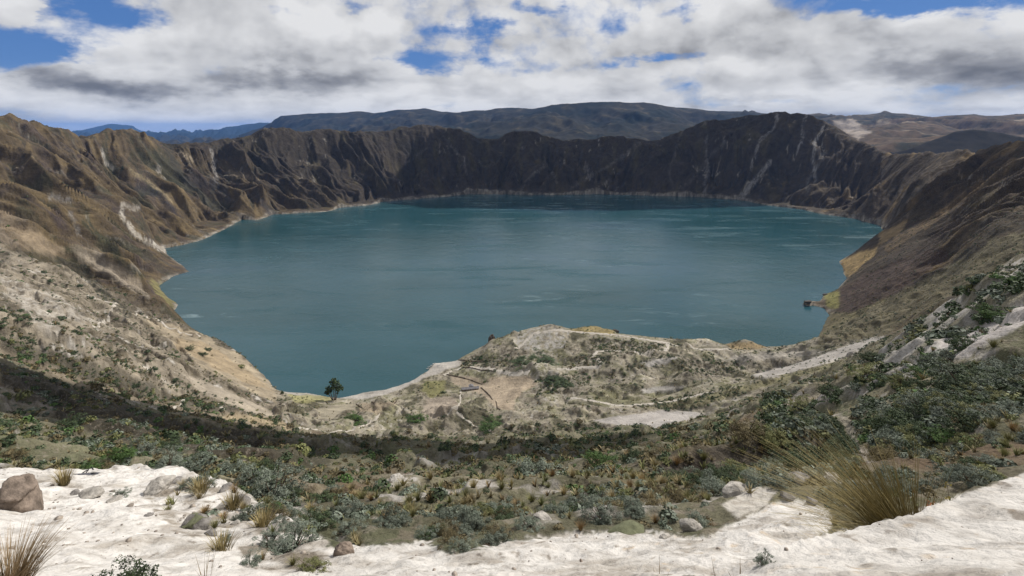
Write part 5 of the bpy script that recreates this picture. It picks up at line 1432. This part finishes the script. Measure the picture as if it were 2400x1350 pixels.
def build_canoes():
    hull = plain_material('canoe_hull', (.62, .62, .60), 2, .1, .4); seat = plain_material('canoe_seat', (.25, .18, .10), 2)
    for i, (px, py, lb) in enumerate([(1003, 864, 'white canoe lowest of the row pulled up on the beach'), (1006, 860, 'white canoe second up from the lowest in the beach row'), (1012, 856, 'white canoe third up in the beach row'), (1017, 852, 'white canoe topmost of the beach row'), (1028, 858, 'white canoe lying apart inland of the beach row')]):
        Y = -(LAKE + .6) / ((py - HY) / F); x = (px - 1200) / F * Y
        z = max(float(zat(x, Y)), LAKE)
        t = thing('canoe', lb, 'canoe', (x, Y, z + .1), .25 + .1 * i)
        n = 13; u = np.linspace(-1, 1, n)
        w = .62 * (1 - np.abs(u) ** 2.4); L = 2.9
        vs = []
        for a, b in zip(u, w):
            vs += [(a * L, -b, .55 + .25 * a * a), (a * L, -b * .55, .05 + .3 * a ** 4), (a * L, b * .55, .05 + .3 * a ** 4), (a * L, b, .55 + .25 * a * a)]
        f = [(4 * k + j, 4 * k + 4 + j, 4 * k + 5 + j, 4 * k + 1 + j) for k in range(n - 1) for j in range(3)]
        new_mesh('hull', vs, f, hull, parent=t)
        for sx in (-1.1, .9):
            poly_mesh('bench', *box(sx - .14, sx + .14, -.45, .45, .36, .42), seat, t)
build_canoes()
def drape(pts, step, ymin):
    P = [pick(a, b, ymin) for a, b in pts]
    out = []
    for a, b in zip(P[:-1], P[1:]):
        k = max(2, int(np.hypot(*(b - a)[:2]) / step))
        for q in range(k): out.append(a[:2] + (b[:2] - a[:2]) * q / k)
    out.append(P[-1][:2])
    out = np.array(out)
    for _ in range(3): out[1:-1] = .25 * out[:-2] + .5 * out[1:-1] + .25 * out[2:]
    return out
def build_walls_and_paths():
    wm = plain_material('dark_field_wall', (.10, .08, .06), .7, .4, 1, .2)
    for i, (pts, lb) in enumerate([([(1047, 879), (1075, 884), (1105, 893), (1131, 902)], 'dark stone field wall curving above the grey shelter'), ([(1127, 909), (1150, 930), (1163, 945), (1172, 962)], 'dark stone field wall running down beside the big tan field'),
                                   ([(835, 948), (880, 942), (930, 940)], 'thin dark field wall behind the beach tree field'), ([(1085, 862), (1130, 868), (1160, 872)], 'low dark wall along the track above the beach'), ([(1075, 845), (1110, 848), (1150, 846)], 'dark terrace wall near the canoe beach')]):
        c = drape(pts, 2.0, 480)
        d = np.gradient(c, axis=0); d /= np.linalg.norm(d, axis=1, keepdims=True) + 1e-9
        nn = np.stack([-d[:, 1], d[:, 0]], 1)
        vs = []
        for k, (q, m) in enumerate(zip(c, nn)):
            j = .6 + .35 * float(rng.random())
            h = .5 + .9 * float(rng.random()); z = float(zat(q[0], q[1]))
            vs += [(*(q - m * j), z - .8), (*(q - m * j * .6), z + h), (*(q + m * j * .6), z + h), (*(q + m * j), z - .8)]
        f = [(4 * k + j, 4 * k + 1 + j, 4 * k + 5 + j, 4 * k + 4 + j) for k in range(len(c) - 1) for j in range(3)]
        o = new_mesh('stone_wall', vs, f, wm, False)
        tag(o, lb, 'stone wall')
    pm = plain_material('path_dust', (.38, .345, .295), .5, .25)
    for pts, wd, ymin, lb in [([(1305, 865), (1350, 864), (1400, 862), (1412, 850), (1388, 835), (1400, 825), (1450, 823), (1500, 832), (1560, 822), (1566, 806), (1530, 800)], 3.6, 500, 'pale track with an S bend across the headland'),
                              ([(1205, 815), (1250, 782), (1310, 775), (1350, 779), (1450, 786), (1560, 803), (1650, 819), (1740, 828)], 3.2, 500, 'pale path along the crest of the headland'),
                              ([(1330, 935), (1370, 938), (1440, 950), (1480, 952), (1560, 943), (1680, 917)], 2.6, 470, 'pale track above the grey dune'),
                              ([(1100, 860), (1150, 868), (1200, 876), (1240, 874)], 5, 500, 'pale track from the beach past the fields'), ([(1040, 880), (1060, 870), (1085, 862)], 3, 500, 'pale path climbing from the canoe beach'),
                              ([(655, 1000), (720, 1004), (790, 1012), (850, 1000), (890, 970)], 1.8, 400, 'thin pale path round the hillock'), ([(390, 692), (400, 700)], 1.5, 600, ''), ([(220, 768), (255, 745), (268, 715)], 2.0, 400, 'pale zigzag trail on the left hillside'),
                              ([(170, 682), (270, 713), (330, 737), (400, 772), (470, 790)], 2.2, 400, 'pale trail along the crest of the left hillside'), ([(390, 960), (430, 940), (470, 935), (520, 960)], 2.0, 330, 'pale trail through dark scrub on the left hillside'),
                              ([(1048, 975), (1075, 950), (1080, 915)], 1.5, 480, 'thin pale path up to the shelter'), ([(1070, 970), (1110, 1000), (1150, 1012)], 1.6, 480, 'thin pale path down the back of the second hillock')]:
        if not lb: continue
        c = drape(pts, 1.5, ymin)
        d = np.gradient(c, axis=0); d /= np.linalg.norm(d, axis=1, keepdims=True) + 1e-9
        nn = np.stack([-d[:, 1], d[:, 0]], 1)
        wd = wd * 1.45
        nz = fbm(c[:, 0] / 7, c[:, 1] / 7, 3, 951) * 1.6; nz2 = fbm(c[:, 0] / 7 + 9, c[:, 1] / 7, 3, 961) * 1.6
        rowsv = []
        for s, k in ((-1, nz), (-.4, 0), (.4, 0), (1, nz2)):
            q = c + nn * (s * wd / 2 * (1 + (k if abs(s) == 1 else 0)))[:, None] if not np.isscalar(k) else c + nn * s * wd / 2
            z = zat(q[:, 0], q[:, 1]) + (.28 if abs(s) < 1 else -.02)
            rowsv.append(np.column_stack([q, z]))
        V4 = np.stack(rowsv, 1).reshape(-1, 3)
        f = [(4 * k + j, 4 * k + 1 + j, 4 * k + 5 + j, 4 * k + 4 + j) for k in range(len(c) - 1) for j in range(3)]
        o = new_mesh('path', V4, f, pm, True)
        tag(o, lb, None, None, 'structure')
build_walls_and_paths()
